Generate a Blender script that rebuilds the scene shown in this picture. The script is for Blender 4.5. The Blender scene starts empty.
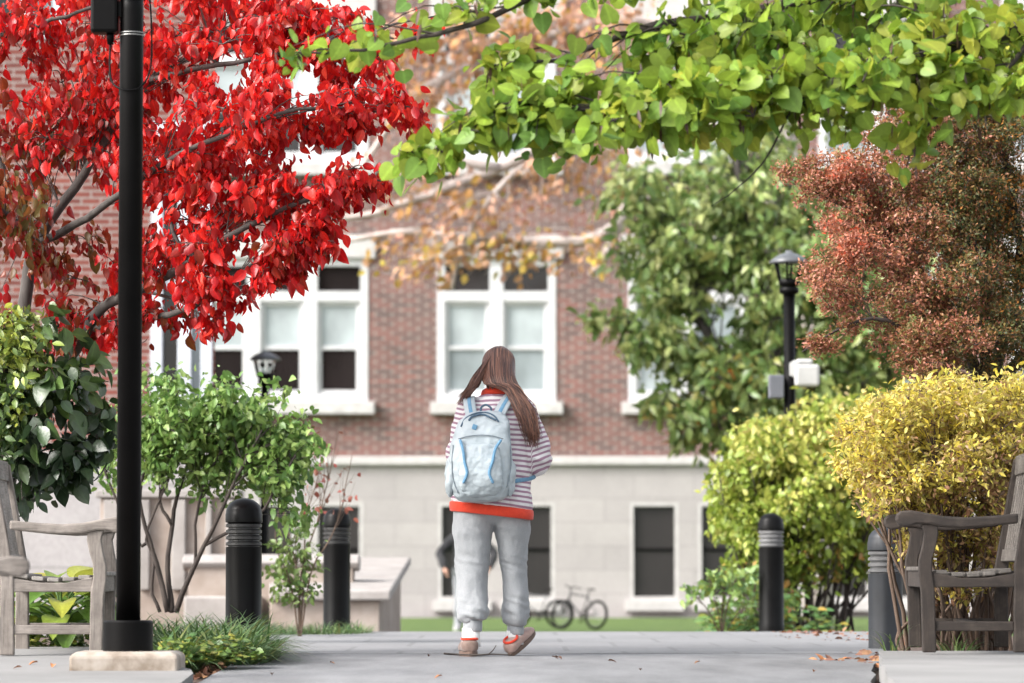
import bpy, bmesh, math, random
import numpy as np
from mathutils import Vector, Matrix, noise as mnoise

rng = np.random.default_rng(7)
random.seed(7)
scene = bpy.context.scene
COL = scene.collection
R = math.radians
FPX = 3840.0                       # focal length in pixels (135 mm lens)
ZC = 0.75                          # camera height
HOR = 571.0                        # image row of eye level
TH = math.atan((HOR - 341.5) / FPX)
CT, ST = math.cos(TH), math.sin(TH)


def at(px, py, d):
    """world point seen at a photo pixel, d metres down the path"""
    u = (px - 512) / FPX
    v = (341.5 - py) / FPX
    y = CT - v * ST
    z = ST + v * CT
    k = d / y
    return Vector((u * k, d, ZC + z * k))


def lerp_table(tab):
    xs = [a for a, _ in tab]
    ys = [b for _, b in tab]
    return lambda d: float(np.interp(d, xs, ys))


# ------------------------------------------------------------------ helpers
def link(o, parent=None):
    COL.objects.link(o)
    if parent is not None:
        o.parent = parent
    return o


def tag(o, label=None, cat=None, group=None, kind=None):
    if label:
        o['label'] = label
    if cat:
        o['category'] = cat
    if group:
        o['group'] = group
    if kind:
        o['kind'] = kind
    return o


def empty(name, loc, rz=0.0):
    o = bpy.data.objects.new(name, None)
    o.empty_display_size = 0.1
    o.location = loc
    o.rotation_euler = (0, 0, rz)
    return link(o)


def kids(o):
    return [c for c in bpy.data.objects if c.parent == o]


def copy_tree(o, parent=None):
    c = o.copy()
    COL.objects.link(c)
    c.parent = parent
    for ch in kids(o):
        copy_tree(ch, c)
    return c


def mesh_obj(name, me, mat, parent=None, smooth=True, bevel=0.0):
    if mat is not None:
        me.materials.clear()
        me.materials.append(mat)
    if smooth:
        me.polygons.foreach_set('use_smooth', np.ones(len(me.polygons), bool))
    o = bpy.data.objects.new(name, me)
    link(o, parent)
    if bevel > 0:
        b = o.modifiers.new('bevel', 'BEVEL')
        b.width = bevel
        b.segments = 2
        b.limit_method = 'ANGLE'
        b.angle_limit = R(40)
    return o


class MB:
    """collects polygons for one mesh"""

    def __init__(self):
        self.v = []
        self.f = []

    def add(self, vs, fs):
        n = len(self.v)
        self.v.extend([tuple(p) for p in vs])
        self.f.extend([tuple(i + n for i in f) for f in fs])

    def box(self, c, s, rz=0.0, M=None):
        x, y, z = s[0] / 2, s[1] / 2, s[2] / 2
        vs = [Vector((i * x, j * y, k * z)) for k in (-1, 1) for j in (-1, 1) for i in (-1, 1)]
        rot = M if M is not None else Matrix.Rotation(rz, 3, 'Z')
        vs = [rot @ p + Vector(c) for p in vs]
        self.add(vs, [(0, 2, 3, 1), (4, 5, 7, 6), (0, 1, 5, 4), (2, 6, 7, 3), (0, 4, 6, 2), (1, 3, 7, 5)])

    def bar(self, a, b, w, t, up=(0, 0, 1)):
        """rectangular bar from a to b; w across, t along 'up'"""
        a, b = Vector(a), Vector(b)
        d = (b - a).normalized()
        s = d.cross(Vector(up)).normalized()
        u = s.cross(d).normalized()
        vs = []
        for p in (a, b):
            for (i, j) in ((-1, -1), (1, -1), (1, 1), (-1, 1)):
                vs.append(p + s * (i * w / 2) + u * (j * t / 2))
        self.add(vs, [(3, 2, 1, 0), (4, 5, 6, 7), (0, 1, 5, 4), (1, 2, 6, 5), (2, 3, 7, 6), (3, 0, 4, 7)])

    def prism(self, outline, a, b, axis='y'):
        """outline of (u,v) points extruded along an axis between a and b"""
        n = len(outline)
        vs = []
        for t in (a, b):
            for (u, v) in outline:
                vs.append({'y': (u, t, v), 'x': (t, u, v), 'z': (u, v, t)}[axis])
        fs = [tuple(range(n))[::-1], tuple(range(n, 2 * n))]
        for i in range(n):
            j = (i + 1) % n
            fs.append((i, j, n + j, n + i))
        self.add(vs, fs)

    def tube(self, pts, radii, n=8, caps=True, round_ends=False, flat=1.0):
        pts = [Vector(p) for p in pts]
        if not hasattr(radii, '__len__'):
            radii = [radii] * len(pts)
        if round_ends:
            d0 = (pts[0] - pts[1]).normalized()
            d1 = (pts[-1] - pts[-2]).normalized()
            p0, p1, r0, r1 = pts[0], pts[-1], radii[0], radii[-1]
            pre = [(p0 + d0 * r0 * math.sin(a), r0 * math.cos(a)) for a in (R(85), R(60), R(30))]
            post = [(p1 + d1 * r1 * math.sin(a), r1 * math.cos(a)) for a in (R(30), R(60), R(85))]
            pts = [p for p, _ in pre] + pts + [p for p, _ in post]
            radii = [r for _, r in pre] + list(radii) + [r for _, r in post]
        m = len(pts)
        t = (pts[1] - pts[0]).normalized()
        ref = Vector((0, 0, 1)) if abs(t.z) < 0.9 else Vector((0, 1, 0))
        s = t.cross(ref).normalized()
        vs = []
        for i, p in enumerate(pts):
            if i == 0:
                tt = pts[1] - pts[0]
            elif i == m - 1:
                tt = pts[-1] - pts[-2]
            else:
                tt = pts[i + 1] - pts[i - 1]
            if tt.length < 1e-9:
                tt = t
            t = tt.normalized()
            s = (s - t * s.dot(t))
            s = s.normalized() if s.length > 1e-6 else t.orthogonal().normalized()
            u = t.cross(s)
            for k in range(n):
                a = 2 * math.pi * k / n
                vs.append(p + (s * math.cos(a) + u * math.sin(a) * flat) * radii[i])
        fs = []
        for i in range(m - 1):
            for k in range(n):
                q = (k + 1) % n
                fs.append((i * n + k, i * n + q, (i + 1) * n + q, (i + 1) * n + k))
        if caps:
            fs.append(tuple(range(n))[::-1])
            fs.append(tuple((m - 1) * n + k for k in range(n)))
        self.add(vs, fs)

    def lathe(self, prof, c=(0, 0, 0), n=32):
        """profile of (r, z) turned about the vertical through c"""
        vs, fs = [], []
        m = len(prof)
        for (r, z) in prof:
            for k in range(n):
                a = 2 * math.pi * k / n
                vs.append((c[0] + r * math.cos(a), c[1] + r * math.sin(a), c[2] + z))
        for i in range(m - 1):
            for k in range(n):
                q = (k + 1) % n
                fs.append((i * n + k, i * n + q, (i + 1) * n + q, (i + 1) * n + k))
        fs.append(tuple(range(n))[::-1])
        fs.append(tuple((m - 1) * n + k for k in range(n)))
        self.add(vs, fs)

    def loft(self, rings, caps=True):
        n = len(rings[0])
        vs = [p for r in rings for p in r]
        fs = []
        for i in range(len(rings) - 1):
            for k in range(n):
                q = (k + 1) % n
                fs.append((i * n + k, i * n + q, (i + 1) * n + q, (i + 1) * n + k))
        if caps:
            fs.append(tuple(range(n))[::-1])
            fs.append(tuple((len(rings) - 1) * n + k for k in range(n)))
        self.add(vs, fs)

    def ball(self, c, r, M=None, n=16, m=10):
        """ellipsoid, r = (rx,ry,rz)"""
        if not hasattr(r, '__len__'):
            r = (r, r, r)
        vs, fs = [], []
        for i in range(m + 1):
            th = math.pi * (i + 0.02) / (m + 0.04)
            for k in range(n):
                a = 2 * math.pi * k / n
                p = Vector((r[0] * math.sin(th) * math.cos(a), r[1] * math.sin(th) * math.sin(a), -r[2] * math.cos(th)))
                if M is not None:
                    p = M @ p
                vs.append(p + Vector(c))
        for i in range(m):
            for k in range(n):
                q = (k + 1) % n
                fs.append((i * n + k, i * n + q, (i + 1) * n + q, (i + 1) * n + k))
        fs.append(tuple(range(n))[::-1])
        fs.append(tuple(m * n + k for k in range(n)))
        self.add(vs, fs)

    def torus(self, c, R0, r0, M=None, n=40, m=8):
        vs, fs = [], []
        for i in range(n):
            a = 2 * math.pi * i / n
            for k in range(m):
                b = 2 * math.pi * k / m
                p = Vector(((R0 + r0 * math.cos(b)) * math.cos(a), (R0 + r0 * math.cos(b)) * math.sin(a), r0 * math.sin(b)))
                if M is not None:
                    p = M @ p
                vs.append(p + Vector(c))
        for i in range(n):
            for k in range(m):
                fs.append((i * m + k, ((i + 1) % n) * m + k, ((i + 1) % n) * m + (k + 1) % m, i * m + (k + 1) % m))
        self.add(vs, fs)

    def mesh(self, name='m'):
        me = bpy.data.meshes.new(name)
        me.from_pydata(self.v, [], self.f)
        me.update()
        return me

    def build(self, name, mat, parent=None, smooth=False, bevel=0.0):
        me = self.mesh(name)
        bm = bmesh.new()
        bm.from_mesh(me)
        bmesh.ops.recalc_face_normals(bm, faces=bm.faces)
        bm.to_mesh(me)
        bm.free()
        return mesh_obj(name, me, mat, parent, smooth, bevel)


def remeshed(mb, voxel, smooth=4, factor=0.5):
    """union of overlapping closed shapes as one continuous surface"""
    me = mb.mesh('tmp')
    bm = bmesh.new()
    bm.from_mesh(me)
    bmesh.ops.recalc_face_normals(bm, faces=bm.faces)
    bm.to_mesh(me)
    bm.free()
    o = bpy.data.objects.new('tmp', me)
    COL.objects.link(o)
    r = o.modifiers.new('r', 'REMESH')
    r.mode = 'VOXEL'
    r.voxel_size = voxel
    r.use_smooth_shade = True
    if smooth:
        s = o.modifiers.new('s', 'SMOOTH')
        s.iterations = smooth
        s.factor = factor
    dg = bpy.context.evaluated_depsgraph_get()
    dg.update()
    out = bpy.data.meshes.new_from_object(o.evaluated_get(dg))
    bpy.data.objects.remove(o)
    bpy.data.meshes.remove(me)
    return out


def wrinkle(me, amp, scale, seed=0, stretch=(1, 1, 1)):
    n = len(me.vertices)
    co = np.empty(n * 3)
    me.vertices.foreach_get('co', co)
    co = co.reshape(-1, 3)
    nr = np.empty(n * 3)
    me.vertices.foreach_get('normal', nr)
    nr = nr.reshape(-1, 3)
    w = np.array([mnoise.fractal(Vector((p[0] * scale * stretch[0] + seed, p[1] * scale * stretch[1], p[2] * scale * stretch[2])), 0.8, 2.1, 3) for p in co])
    co += nr * (w * amp)[:, None]
    me.vertices.foreach_set('co', co.ravel())
    me.update()


def crom(pts, n):
    """n points on a Catmull-Rom curve through pts"""
    P = [Vector(p) for p in pts]
    P = [P[0] * 2 - P[1]] + P + [P[-1] * 2 - P[-2]]
    out = []
    m = len(P) - 3
    for i in range(n):
        t = i / (n - 1) * m
        k = min(int(t), m - 1)
        t -= k
        a, b, c, d = P[k:k + 4]
        out.append(0.5 * ((2 * b) + (c - a) * t + (2 * a - 5 * b + 4 * c - d) * t * t + (3 * b - a - 3 * c + d) * t ** 3))
    return out


# ------------------------------------------------------------------ materials
def new_mat(name):
    m = bpy.data.materials.new(name)
    m.use_nodes = True
    nt = m.node_tree
    return m, nt, nt.nodes['Principled BSDF']


def ramp(nt, stops, interp='LINEAR'):
    r = nt.nodes.new('ShaderNodeValToRGB')
    r.color_ramp.interpolation = interp
    e = r.color_ramp.elements
    while len(e) < len(stops):
        e.new(0.5)
    for el, (p, c) in zip(e, stops):
        el.position = p
        el.color = (c[0], c[1], c[2], 1)
    return r


def coords(nt, kind='Object', scale=(1, 1, 1), rot=(0, 0, 0)):
    t = nt.nodes.new('ShaderNodeTexCoord')
    m = nt.nodes.new('ShaderNodeMapping')
    m.inputs['Scale'].default_value = scale
    m.inputs['Rotation'].default_value = rot
    nt.links.new(t.outputs[kind], m.inputs['Vector'])
    return m.outputs['Vector']


def noise_node(nt, vec, scale, detail=4, rough=0.6):
    n = nt.nodes.new('ShaderNodeTexNoise')
    n.inputs['Scale'].default_value = scale
    n.inputs['Detail'].default_value = detail
    n.inputs['Roughness'].default_value = rough
    nt.links.new(vec, n.inputs['Vector'])
    return n.outputs['Fac']


def bump(nt, h, strength, dist=0.01, prev=None):
    b = nt.nodes.new('ShaderNodeBump')
    b.inputs['Strength'].default_value = strength
    b.inputs['Distance'].default_value = dist
    nt.links.new(h, b.inputs['Height'])
    if prev is not None:
        nt.links.new(prev, b.inputs['Normal'])
    return b.outputs['Normal']


def mixcol(nt, a, b, fac, mode='MIX'):
    m = nt.nodes.new('ShaderNodeMix')
    m.data_type = 'RGBA'
    m.blend_type = mode
    for sock, val in ((m.inputs[6], a), (m.inputs[7], b), (m.inputs[0], fac)):
        if hasattr(val, 'is_linked'):
            nt.links.new(val, sock)
        elif isinstance(val, (int, float)):
            sock.default_value = val
        else:
            sock.default_value = (val[0], val[1], val[2], 1)
    return m.outputs[2]


def mat_noise(name, stops, scale=8, stretch=(1, 1, 1), rough=0.7, bstr=0.3, bdist=0.005, metallic=0.0, spec=0.5, detail=5, fine=None):
    m, nt, b = new_mat(name)
    v = coords(nt, 'Object', stretch)
    f = noise_node(nt, v, scale, detail)
    r = ramp(nt, stops)
    nt.links.new(f, r.inputs['Fac'])
    nt.links.new(r.outputs['Color'], b.inputs['Base Color'])
    b.inputs['Roughness'].default_value = rough
    b.inputs['Metallic'].default_value = metallic
    b.inputs['Specular IOR Level'].default_value = spec
    h = f
    if fine:
        h = noise_node(nt, v, fine, 3)
    if bstr:
        nt.links.new(bump(nt, h, bstr, bdist), b.inputs['Normal'])
    return m


def leaf_mat(name, stops, rough=0.42, trans=0.3, spec=0.5, var=0.5):
    """per-leaf colour from the 'tone' attribute; leaves let light through"""
    m, nt, b = new_mat(name)
    a = nt.nodes.new('ShaderNodeAttribute')
    a.attribute_name = 'tone'
    r = ramp(nt, stops)
    nt.links.new(a.outputs['Fac'], r.inputs['Fac'])
    v = coords(nt, 'Object')
    f = noise_node(nt, v, 60, 3)
    r2 = ramp(nt, [(0.3, (1 - 0.35 * var,) * 3), (0.7, (1 + 0.2 * var,) * 3)])
    nt.links.new(f, r2.inputs['Fac'])
    c = mixcol(nt, r.outputs['Color'], r2.outputs['Color'], 1.0, 'MULTIPLY')
    rb = nt.nodes.new('ShaderNodeAttribute')
    rb.attribute_name = 'rib'
    r3 = ramp(nt, [(0.0, (0.92,) * 3), (0.78, (1.0,) * 3), (1.0, (1.30, 1.32, 1.35))])
    nt.links.new(rb.outputs['Fac'], r3.inputs['Fac'])
    c = mixcol(nt, c, r3.outputs['Color'], 1.0, 'MULTIPLY')
    nt.links.new(c, b.inputs['Base Color'])
    b.inputs['Roughness'].default_value = rough
    b.inputs['Specular IOR Level'].default_value = spec
    nt.links.new(bump(nt, f, 0.3, 0.006), b.inputs['Normal'])
    t = nt.nodes.new('ShaderNodeBsdfTranslucent')
    nt.links.new(c, t.inputs['Color'])
    mx = nt.nodes.new('ShaderNodeMixShader')
    mx.inputs[0].default_value = trans
    nt.links.new(b.outputs[0], mx.inputs[1])
    nt.links.new(t.outputs[0], mx.inputs[2])
    nt.links.new(mx.outputs[0], nt.nodes['Material Output'].inputs['Surface'])
    return m


def wood_mat(name, a, b_, c, grain='h'):
    m, nt, b = new_mat(name)
    v = coords(nt, 'Object', (1, 1, 1))
    f1 = noise_node(nt, v, 7, 6, 0.7)
    g = (5, 5, 70) if grain == 'h' else (70, 45, 4)
    f2 = noise_node(nt, coords(nt, 'Object', g), 1.6, 5, 0.65)
    r = ramp(nt, [(0.3, a), (0.52, b_), (0.72, c)])
    nt.links.new(f1, r.inputs['Fac'])
    r2 = ramp(nt, [(0.36, (0.45,) * 3), (0.5, (0.95,) * 3), (0.66, (1.15,) * 3)])
    nt.links.new(f2, r2.inputs['Fac'])
    c1 = mixcol(nt, r.outputs['Color'], r2.outputs['Color'], 0.65, 'MULTIPLY')
    nt.links.new(c1, b.inputs['Base Color'])
    b.inputs['Roughness'].default_value = 0.78
    nt.links.new(bump(nt, f2, 0.4, 0.004), b.inputs['Normal'])
    return m


def brick_mat(name, c1, c2, mortar, bw=0.215, rh=0.075, ms=0.011, noise_amt=0.6, bias=0.0, plane='xz', bstr=0.4, dark=0.55):
    m, nt, b = new_mat(name)
    t = nt.nodes.new('ShaderNodeTexCoord')
    sp = nt.nodes.new('ShaderNodeSeparateXYZ')
    cb = nt.nodes.new('ShaderNodeCombineXYZ')
    nt.links.new(t.outputs['Object'], sp.inputs[0])
    if plane == 'xz':
        ad = nt.nodes.new('ShaderNodeMath')
        ad.operation = 'ADD'
        nt.links.new(sp.outputs['X'], ad.inputs[0])
        nt.links.new(sp.outputs['Y'], ad.inputs[1])
        nt.links.new(ad.outputs[0], cb.inputs['X'])
        nt.links.new(sp.outputs['Z'], cb.inputs['Y'])
    else:
        nt.links.new(sp.outputs['X'], cb.inputs['X'])
        nt.links.new(sp.outputs['Y'], cb.inputs['Y'])
    k = nt.nodes.new('ShaderNodeTexBrick')
    k.inputs['Scale'].default_value = 1.0
    k.inputs['Brick Width'].default_value = bw
    k.inputs['Row Height'].default_value = rh
    k.inputs['Mortar Size'].default_value = ms
    k.inputs['Mortar Smooth'].default_value = 0.2
    k.inputs['Bias'].default_value = bias
    k.inputs['Color1'].default_value = (*c1, 1)
    k.inputs['Color2'].default_value = (*c2, 1)
    k.inputs['Mortar'].default_value = (*mortar, 1)
    nt.links.new(cb.outputs[0], k.inputs['Vector'])
    f = noise_node(nt, t.outputs['Object'], 1.1, 6, 0.7)
    r = ramp(nt, [(0.3, (dark,) * 3), (0.7, (1.15,) * 3)])
    nt.links.new(f, r.inputs['Fac'])
    f2 = noise_node(nt, t.outputs['Object'], 22, 4, 0.7)
    r2 = ramp(nt, [(0.3, (0.75,) * 3), (0.7, (1.12,) * 3)])
    nt.links.new(f2, r2.inputs['Fac'])
    c = mixcol(nt, k.outputs['Color'], r.outputs['Color'], noise_amt, 'MULTIPLY')
    c = mixcol(nt, c, r2.outputs['Color'], noise_amt, 'MULTIPLY')
    nt.links.new(c, b.inputs['Base Color'])
    b.inputs['Roughness'].default_value = 0.85
    n1 = bump(nt, k.outputs['Fac'], -bstr, 0.01)
    nt.links.new(bump(nt, f2, 0.3, 0.004, n1), b.inputs['Normal'])
    return m


M = {}
M['brick'] = brick_mat('red_brick', (0.185, 0.054, 0.039), (0.056, 0.029, 0.026), (0.28, 0.24, 0.22), bw=0.33, rh=0.092, ms=0.016, bias=-0.05)
M['brick2'] = brick_mat('red_brick_wing', (0.20, 0.052, 0.036), (0.13, 0.036, 0.027), (0.26, 0.22, 0.20))
M['ashlar'] = brick_mat('limestone_ashlar', (0.34, 0.318, 0.31), (0.30, 0.28, 0.275), (0.245, 0.228, 0.224), bw=1.15, rh=0.46, ms=0.009, dark=0.85, noise_amt=0.5, bstr=0.25)
M['panel'] = brick_mat('limestone_panels', (0.33, 0.315, 0.31), (0.305, 0.29, 0.285), (0.23, 0.22, 0.215), bw=1.4, rh=0.9, ms=0.012, dark=0.8, noise_amt=0.6, bstr=0.25)
M['trim'] = mat_noise('limestone_trim', [(0.3, (0.36, 0.345, 0.335)), (0.7, (0.47, 0.455, 0.445))], 5, rough=0.8, bstr=0.1)
M['warmstone'] = mat_noise('warm_limestone', [(0.25, (0.20, 0.155, 0.125)), (0.55, (0.30, 0.25, 0.215)), (0.8, (0.38, 0.33, 0.295))], 3, rough=0.85, bstr=0.2)
M['palestone'] = mat_noise('pale_limestone', [(0.3, (0.22, 0.20, 0.187)), (0.7, (0.32, 0.298, 0.28))], 4, rough=0.8, bstr=0.2)
M['whitepaint'] = mat_noise('white_paint', [(0.3, (0.47, 0.47, 0.475)), (0.7, (0.55, 0.55, 0.555))], 3, rough=0.45, bstr=0.03)
M['greypaint'] = mat_noise('grey_blue_paint', [(0.3, (0.40, 0.43, 0.47)), (0.7, (0.47, 0.50, 0.54))], 3, rough=0.45, bstr=0.03)
M['blackpaint'] = mat_noise('black_powder_coat', [(0.35, (0.0018, 0.0016, 0.0016)), (0.7, (0.0032, 0.0029, 0.0029))], 7, rough=0.42, bstr=0.08, bdist=0.002, fine=400, spec=0.10)
M['bollard'] = mat_noise('black_bollard_paint', [(0.35, (0.0025, 0.0024, 0.0024)), (0.7, (0.0045, 0.0044, 0.0044))], 6, rough=0.33, bstr=0.06, bdist=0.002, fine=300, spec=0.10)
M['bollard_lit'] = mat_noise('lit_bollard_paint', [(0.35, (0.010, 0.012, 0.015)), (0.7, (0.018, 0.021, 0.026))], 6, rough=0.45, bstr=0.06, bdist=0.002, fine=300, spec=0.5)  # bollard paint with the light falling on it put in as bluish grey
M['louvre'] = mat_noise('bollard_louvre', [(0.3, (0.012, 0.012, 0.012)), (0.7, (0.024, 0.024, 0.024))], 20, rough=0.35, bstr=0.0)
M['louvre_pale'] = mat_noise('bollard_louvre_pale', [(0.3, (0.09, 0.09, 0.09)), (0.7, (0.15, 0.15, 0.15))], 20, rough=0.4, bstr=0.0)
for _g in 'hv':
    M['wood' + _g] = wood_mat('weathered_teak_' + _g, (0.115, 0.098, 0.085), (0.19, 0.165, 0.145), (0.26, 0.23, 0.205), _g)
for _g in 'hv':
    M['wood_dark' + _g] = wood_mat('shaded_weathered_teak_' + _g, (0.011, 0.007, 0.005), (0.026, 0.018, 0.0135), (0.055, 0.042, 0.033), _g)  # bench teak again, the shade over the right bench put into its colour
M['wood_silver'] = wood_mat('silvered_teak', (0.15, 0.135, 0.122), (0.24, 0.22, 0.20), (0.32, 0.30, 0.28))
M['wood_mid'] = wood_mat('grey_brown_teak', (0.04, 0.033, 0.028), (0.08, 0.070, 0.061), (0.14, 0.126, 0.113))
M['bark'] = mat_noise('grey_bark', [(0.3, (0.030, 0.025, 0.022)), (0.6, (0.075, 0.066, 0.060)), (0.8, (0.13, 0.12, 0.11))], 14, (1, 1, 0.3), rough=0.9, bstr=0.6, bdist=0.01)
M['bark_dark'] = mat_noise('dark_bark', [(0.3, (0.018, 0.013, 0.011)), (0.7, (0.055, 0.043, 0.036))], 14, (1, 1, 0.3), rough=0.9, bstr=0.6, bdist=0.01)
M['bark_brown'] = mat_noise('brown_stems', [(0.3, (0.05, 0.032, 0.022)), (0.7, (0.14, 0.095, 0.068))], 14, (1, 1, 0.3), rough=0.9, bstr=0.5, bdist=0.01)
M['bark_pale'] = mat_noise('pale_bark', [(0.3, (0.30, 0.25, 0.225)), (0.7, (0.50, 0.44, 0.41))], 6, (1, 1, 0.4), rough=0.85, bstr=0.2)
M['concrete'] = mat_noise('pale_concrete', [(0.3, (0.145, 0.143, 0.139)), (0.7, (0.215, 0.211, 0.206))], 1.7, rough=0.9, bstr=0.25, bdist=0.004, fine=120, detail=8)
M['footing'] = mat_noise('old_concrete', [(0.3, (0.15, 0.115, 0.085)), (0.5, (0.29, 0.25, 0.21)), (0.75, (0.40, 0.37, 0.335))], 7, rough=0.92, bstr=0.5, bdist=0.01, detail=8)
M['soil'] = mat_noise('mulch_soil', [(0.3, (0.035, 0.022, 0.016)), (0.6, (0.085, 0.052, 0.038)), (0.8, (0.14, 0.09, 0.065))], 30, rough=0.95, bstr=0.8, bdist=0.02)
M['lawn'] = mat_noise('lawn_grass', [(0.3, (0.045, 0.085, 0.014)), (0.6, (0.085, 0.14, 0.026)), (0.85, (0.15, 0.16, 0.05))], 3.5, rough=0.9, bstr=0.6, bdist=0.03, fine=90, detail=8)


def asphalt():
    m, nt, b = new_mat('worn_asphalt')
    v = coords(nt, 'Object')
    big = noise_node(nt, coords(nt, 'Object', (1.2, 0.35, 1)), 1.6, 5, 0.65)
    fine = noise_node(nt, v, 230, 3, 0.7)
    vor = nt.nodes.new('ShaderNodeTexVoronoi')
    vor.inputs['Scale'].default_value = 120
    nt.links.new(v, vor.inputs['Vector'])
    r = ramp(nt, [(0.30, (0.092, 0.093, 0.097)), (0.5, (0.148, 0.150, 0.155)), (0.72, (0.20, 0.202, 0.208))])
    nt.links.new(big, r.inputs['Fac'])
    r2 = ramp(nt, [(0.3, (0.42,) * 3), (0.7, (1.5,) * 3)])
    nt.links.new(fine, r2.inputs['Fac'])
    c = mixcol(nt, r.outputs['Color'], r2.outputs['Color'], 0.8, 'MULTIPLY')
    r3 = ramp(nt, [(0.05, (1.5,) * 3), (0.25, (1.0,) * 3)])
    nt.links.new(vor.outputs['Distance'], r3.inputs['Fac'])
    c = mixcol(nt, c, r3.outputs['Color'], 0.6, 'MULTIPLY')
    nt.links.new(c, b.inputs['Base Color'])
    b.inputs['Roughness'].default_value = 0.85
    nt.links.new(bump(nt, vor.outputs['Distance'], 0.5, 0.004), b.inputs['Normal'])
    return m


M['asphalt'] = asphalt()
M['paver'] = brick_mat('grey_pavers', (0.190, 0.191, 0.195), (0.172, 0.173, 0.177), (0.148, 0.148, 0.151), bw=0.62, rh=1.35, ms=0.018, plane='xy', dark=0.8, noise_amt=0.7, bstr=0.2)


def pane_mat(name, col, rough=0.08):
    m, nt, b = new_mat(name)
    f = noise_node(nt, coords(nt, 'Object', (1, 1, 0.6)), 1.3, 3)
    r = ramp(nt, [(0.3, tuple(c * 0.75 for c in col)), (0.7, tuple(c * 1.2 for c in col))])
    nt.links.new(f, r.inputs['Fac'])
    nt.links.new(r.outputs['Color'], b.inputs['Base Color'])
    b.inputs['Roughness'].default_value = rough
    b.inputs['Specular IOR Level'].default_value = 0.5
    return m


M['pane_dark'] = pane_mat('dark_window_glass', (0.016, 0.013, 0.013))
M['pane_screen'] = pane_mat('dark_screened_glass', (0.016, 0.013, 0.013), 0.45)
M['pane_blind'] = pane_mat('window_glass_over_pale_blind', (0.36, 0.40, 0.41), 0.2)
M['pane_blind2'] = pane_mat('window_glass_over_grey_blind', (0.24, 0.275, 0.285), 0.2)

# ------------------------------------------------------------------ ground
drop_path = lerp_table([(0, .78), (10, .68), (13, .60), (17, .497), (19.5, .460), (21, .452), (28.6, .452), (30, .475), (34, .62), (40, .82), (46, .90), (1000, .90)])
drop_left = lerp_table([(0, .76), (10, .66), (14, .585), (16, .50), (17.6, .442), (19.3, .392), (22, .385), (30, .42)])
drop_right = lerp_table([(0, .45), (13, .395), (18.9, .392), (21, .392)])


def sheet(name, xl, xr, d0, d1, dropf, mat, lift=0.0, steps=40, nx=8, skirt=0.0, jig=0.0, label=None):
    vs, fs = [], []
    ds = np.linspace(d0, d1, steps)
    for i, d in enumerate(ds):
        a, b = xl(d), xr(d)
        for k in range(nx + 1):
            t = k / nx
            j = 0.0
            if jig and k in (0, nx):
                j = jig * mnoise.noise(Vector((d * 1.7, k * 3.1, 2.0)))
            vs.append((a + (b - a) * t + j, d, ZC - dropf(d) + lift))
    w = nx + 1
    for i in range(len(ds) - 1):
        for k in range(nx):
            fs.append((i * w + k, i * w + k + 1, (i + 1) * w + k + 1, (i + 1) * w + k))
    if skirt:
        n0 = len(vs)
        rim = [k for k in range(w)] + [i * w + nx for i in range(1, len(ds))] + [(len(ds) - 1) * w + k for k in range(nx - 1, -1, -1)] + [i * w for i in range(len(ds) - 2, 0, -1)]
        for q in rim:
            x, y, z = vs[q]
            vs.append((x, y, z - skirt))
        m = len(rim)
        for i in range(m):
            j = (i + 1) % m
            fs.append((rim[i], n0 + i, n0 + j, rim[j]))
    me = bpy.data.meshes.new(name)
    me.from_pydata(vs, [], fs)
    me.update()
    o = mesh_obj(name, me, mat, None, False)
    tag(o, kind='structure')
    return o


def dense(f0, fs):
    return lerp_table(fs)


# one soil sheet out to the horizon
dsoil = [-60, 0, 5, 10, 13, 15, 17, 18, 19, 20, 21, 22, 24, 26, 28, 28.6, 29.2, 30, 31, 32, 34, 36, 38, 40, 43, 46, 50, 60, 74, 100, 200, 400, 900]
vs, fs = [], []
xs = [-600, -200, -60, -20, -8, -4, -2, 0, 2, 4, 8, 20, 60, 200, 600]
for d in dsoil:
    for x in xs:
        vs.append((x, d, ZC - drop_path(d) - 0.035))
w = len(xs)
for i in range(len(dsoil) - 1):
    for k in range(w - 1):
        fs.append((i * w + k, i * w + k + 1, (i + 1) * w + k + 1, (i + 1) * w + k))
me = bpy.data.meshes.new('ground')
me.from_pydata(vs, [], fs)
tag(mesh_obj('ground', me, M['soil'], None, False), kind='structure')

path_l = lerp_table([(0, -1.42), (15, -1.40), (20.6, -1.39), (24, -1.55), (28.5, -1.86), (40, -2.0)])
path_r = lerp_table([(0, 0.9), (13.4, 1.29), (16, 1.50), (18.9, 1.77), (21, 2.05), (28.5, 2.70), (40, 2.8)])
sheet('asphalt_path', path_l, path_r, -2, 21.15, drop_path, M['asphalt'], 0.0, 60, 10, skirt=0.06, jig=0.03)
sheet('paved_path', path_l, path_r, 21.15, 40, drop_path, M['paver'], 0.003, 50, 8, skirt=0.06)
slab_l0 = lerp_table([(0, -6.5), (30, -6.5)])
slab_l1 = lerp_table([(0, -1.45), (15, -1.42), (17.4, -1.425), (17.8, -1.55), (18.2, -1.80), (18.6, -1.92), (20.0, -2.0)])
sheet('left_pavement', slab_l0, slab_l1, 2, 19.95, drop_left, M['concrete'], 0.0, 60, 10, skirt=0.1, jig=0.0)
slab_r0 = lerp_table([(0, 0.94), (13.4, 1.33), (16, 1.54), (18.9, 1.80), (19.2, 1.86)])
slab_r1 = lerp_table([(0, 6.5), (30, 6.5)])
sheet('right_pavement', slab_r0, slab_r1, 2, 18.95, drop_right, M['concrete'], 0.0, 60, 10, skirt=0.12, jig=0.02)
sheet('lawn', lerp_table([(0, -30), (1, -30)]), lerp_table([(0, 40), (1, 40)]), 47, 73.4, drop_path, M['lawn'], 0.01, 20, 20)

# ------------------------------------------------------------------ buildings
SB = FPX / 74.0


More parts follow.
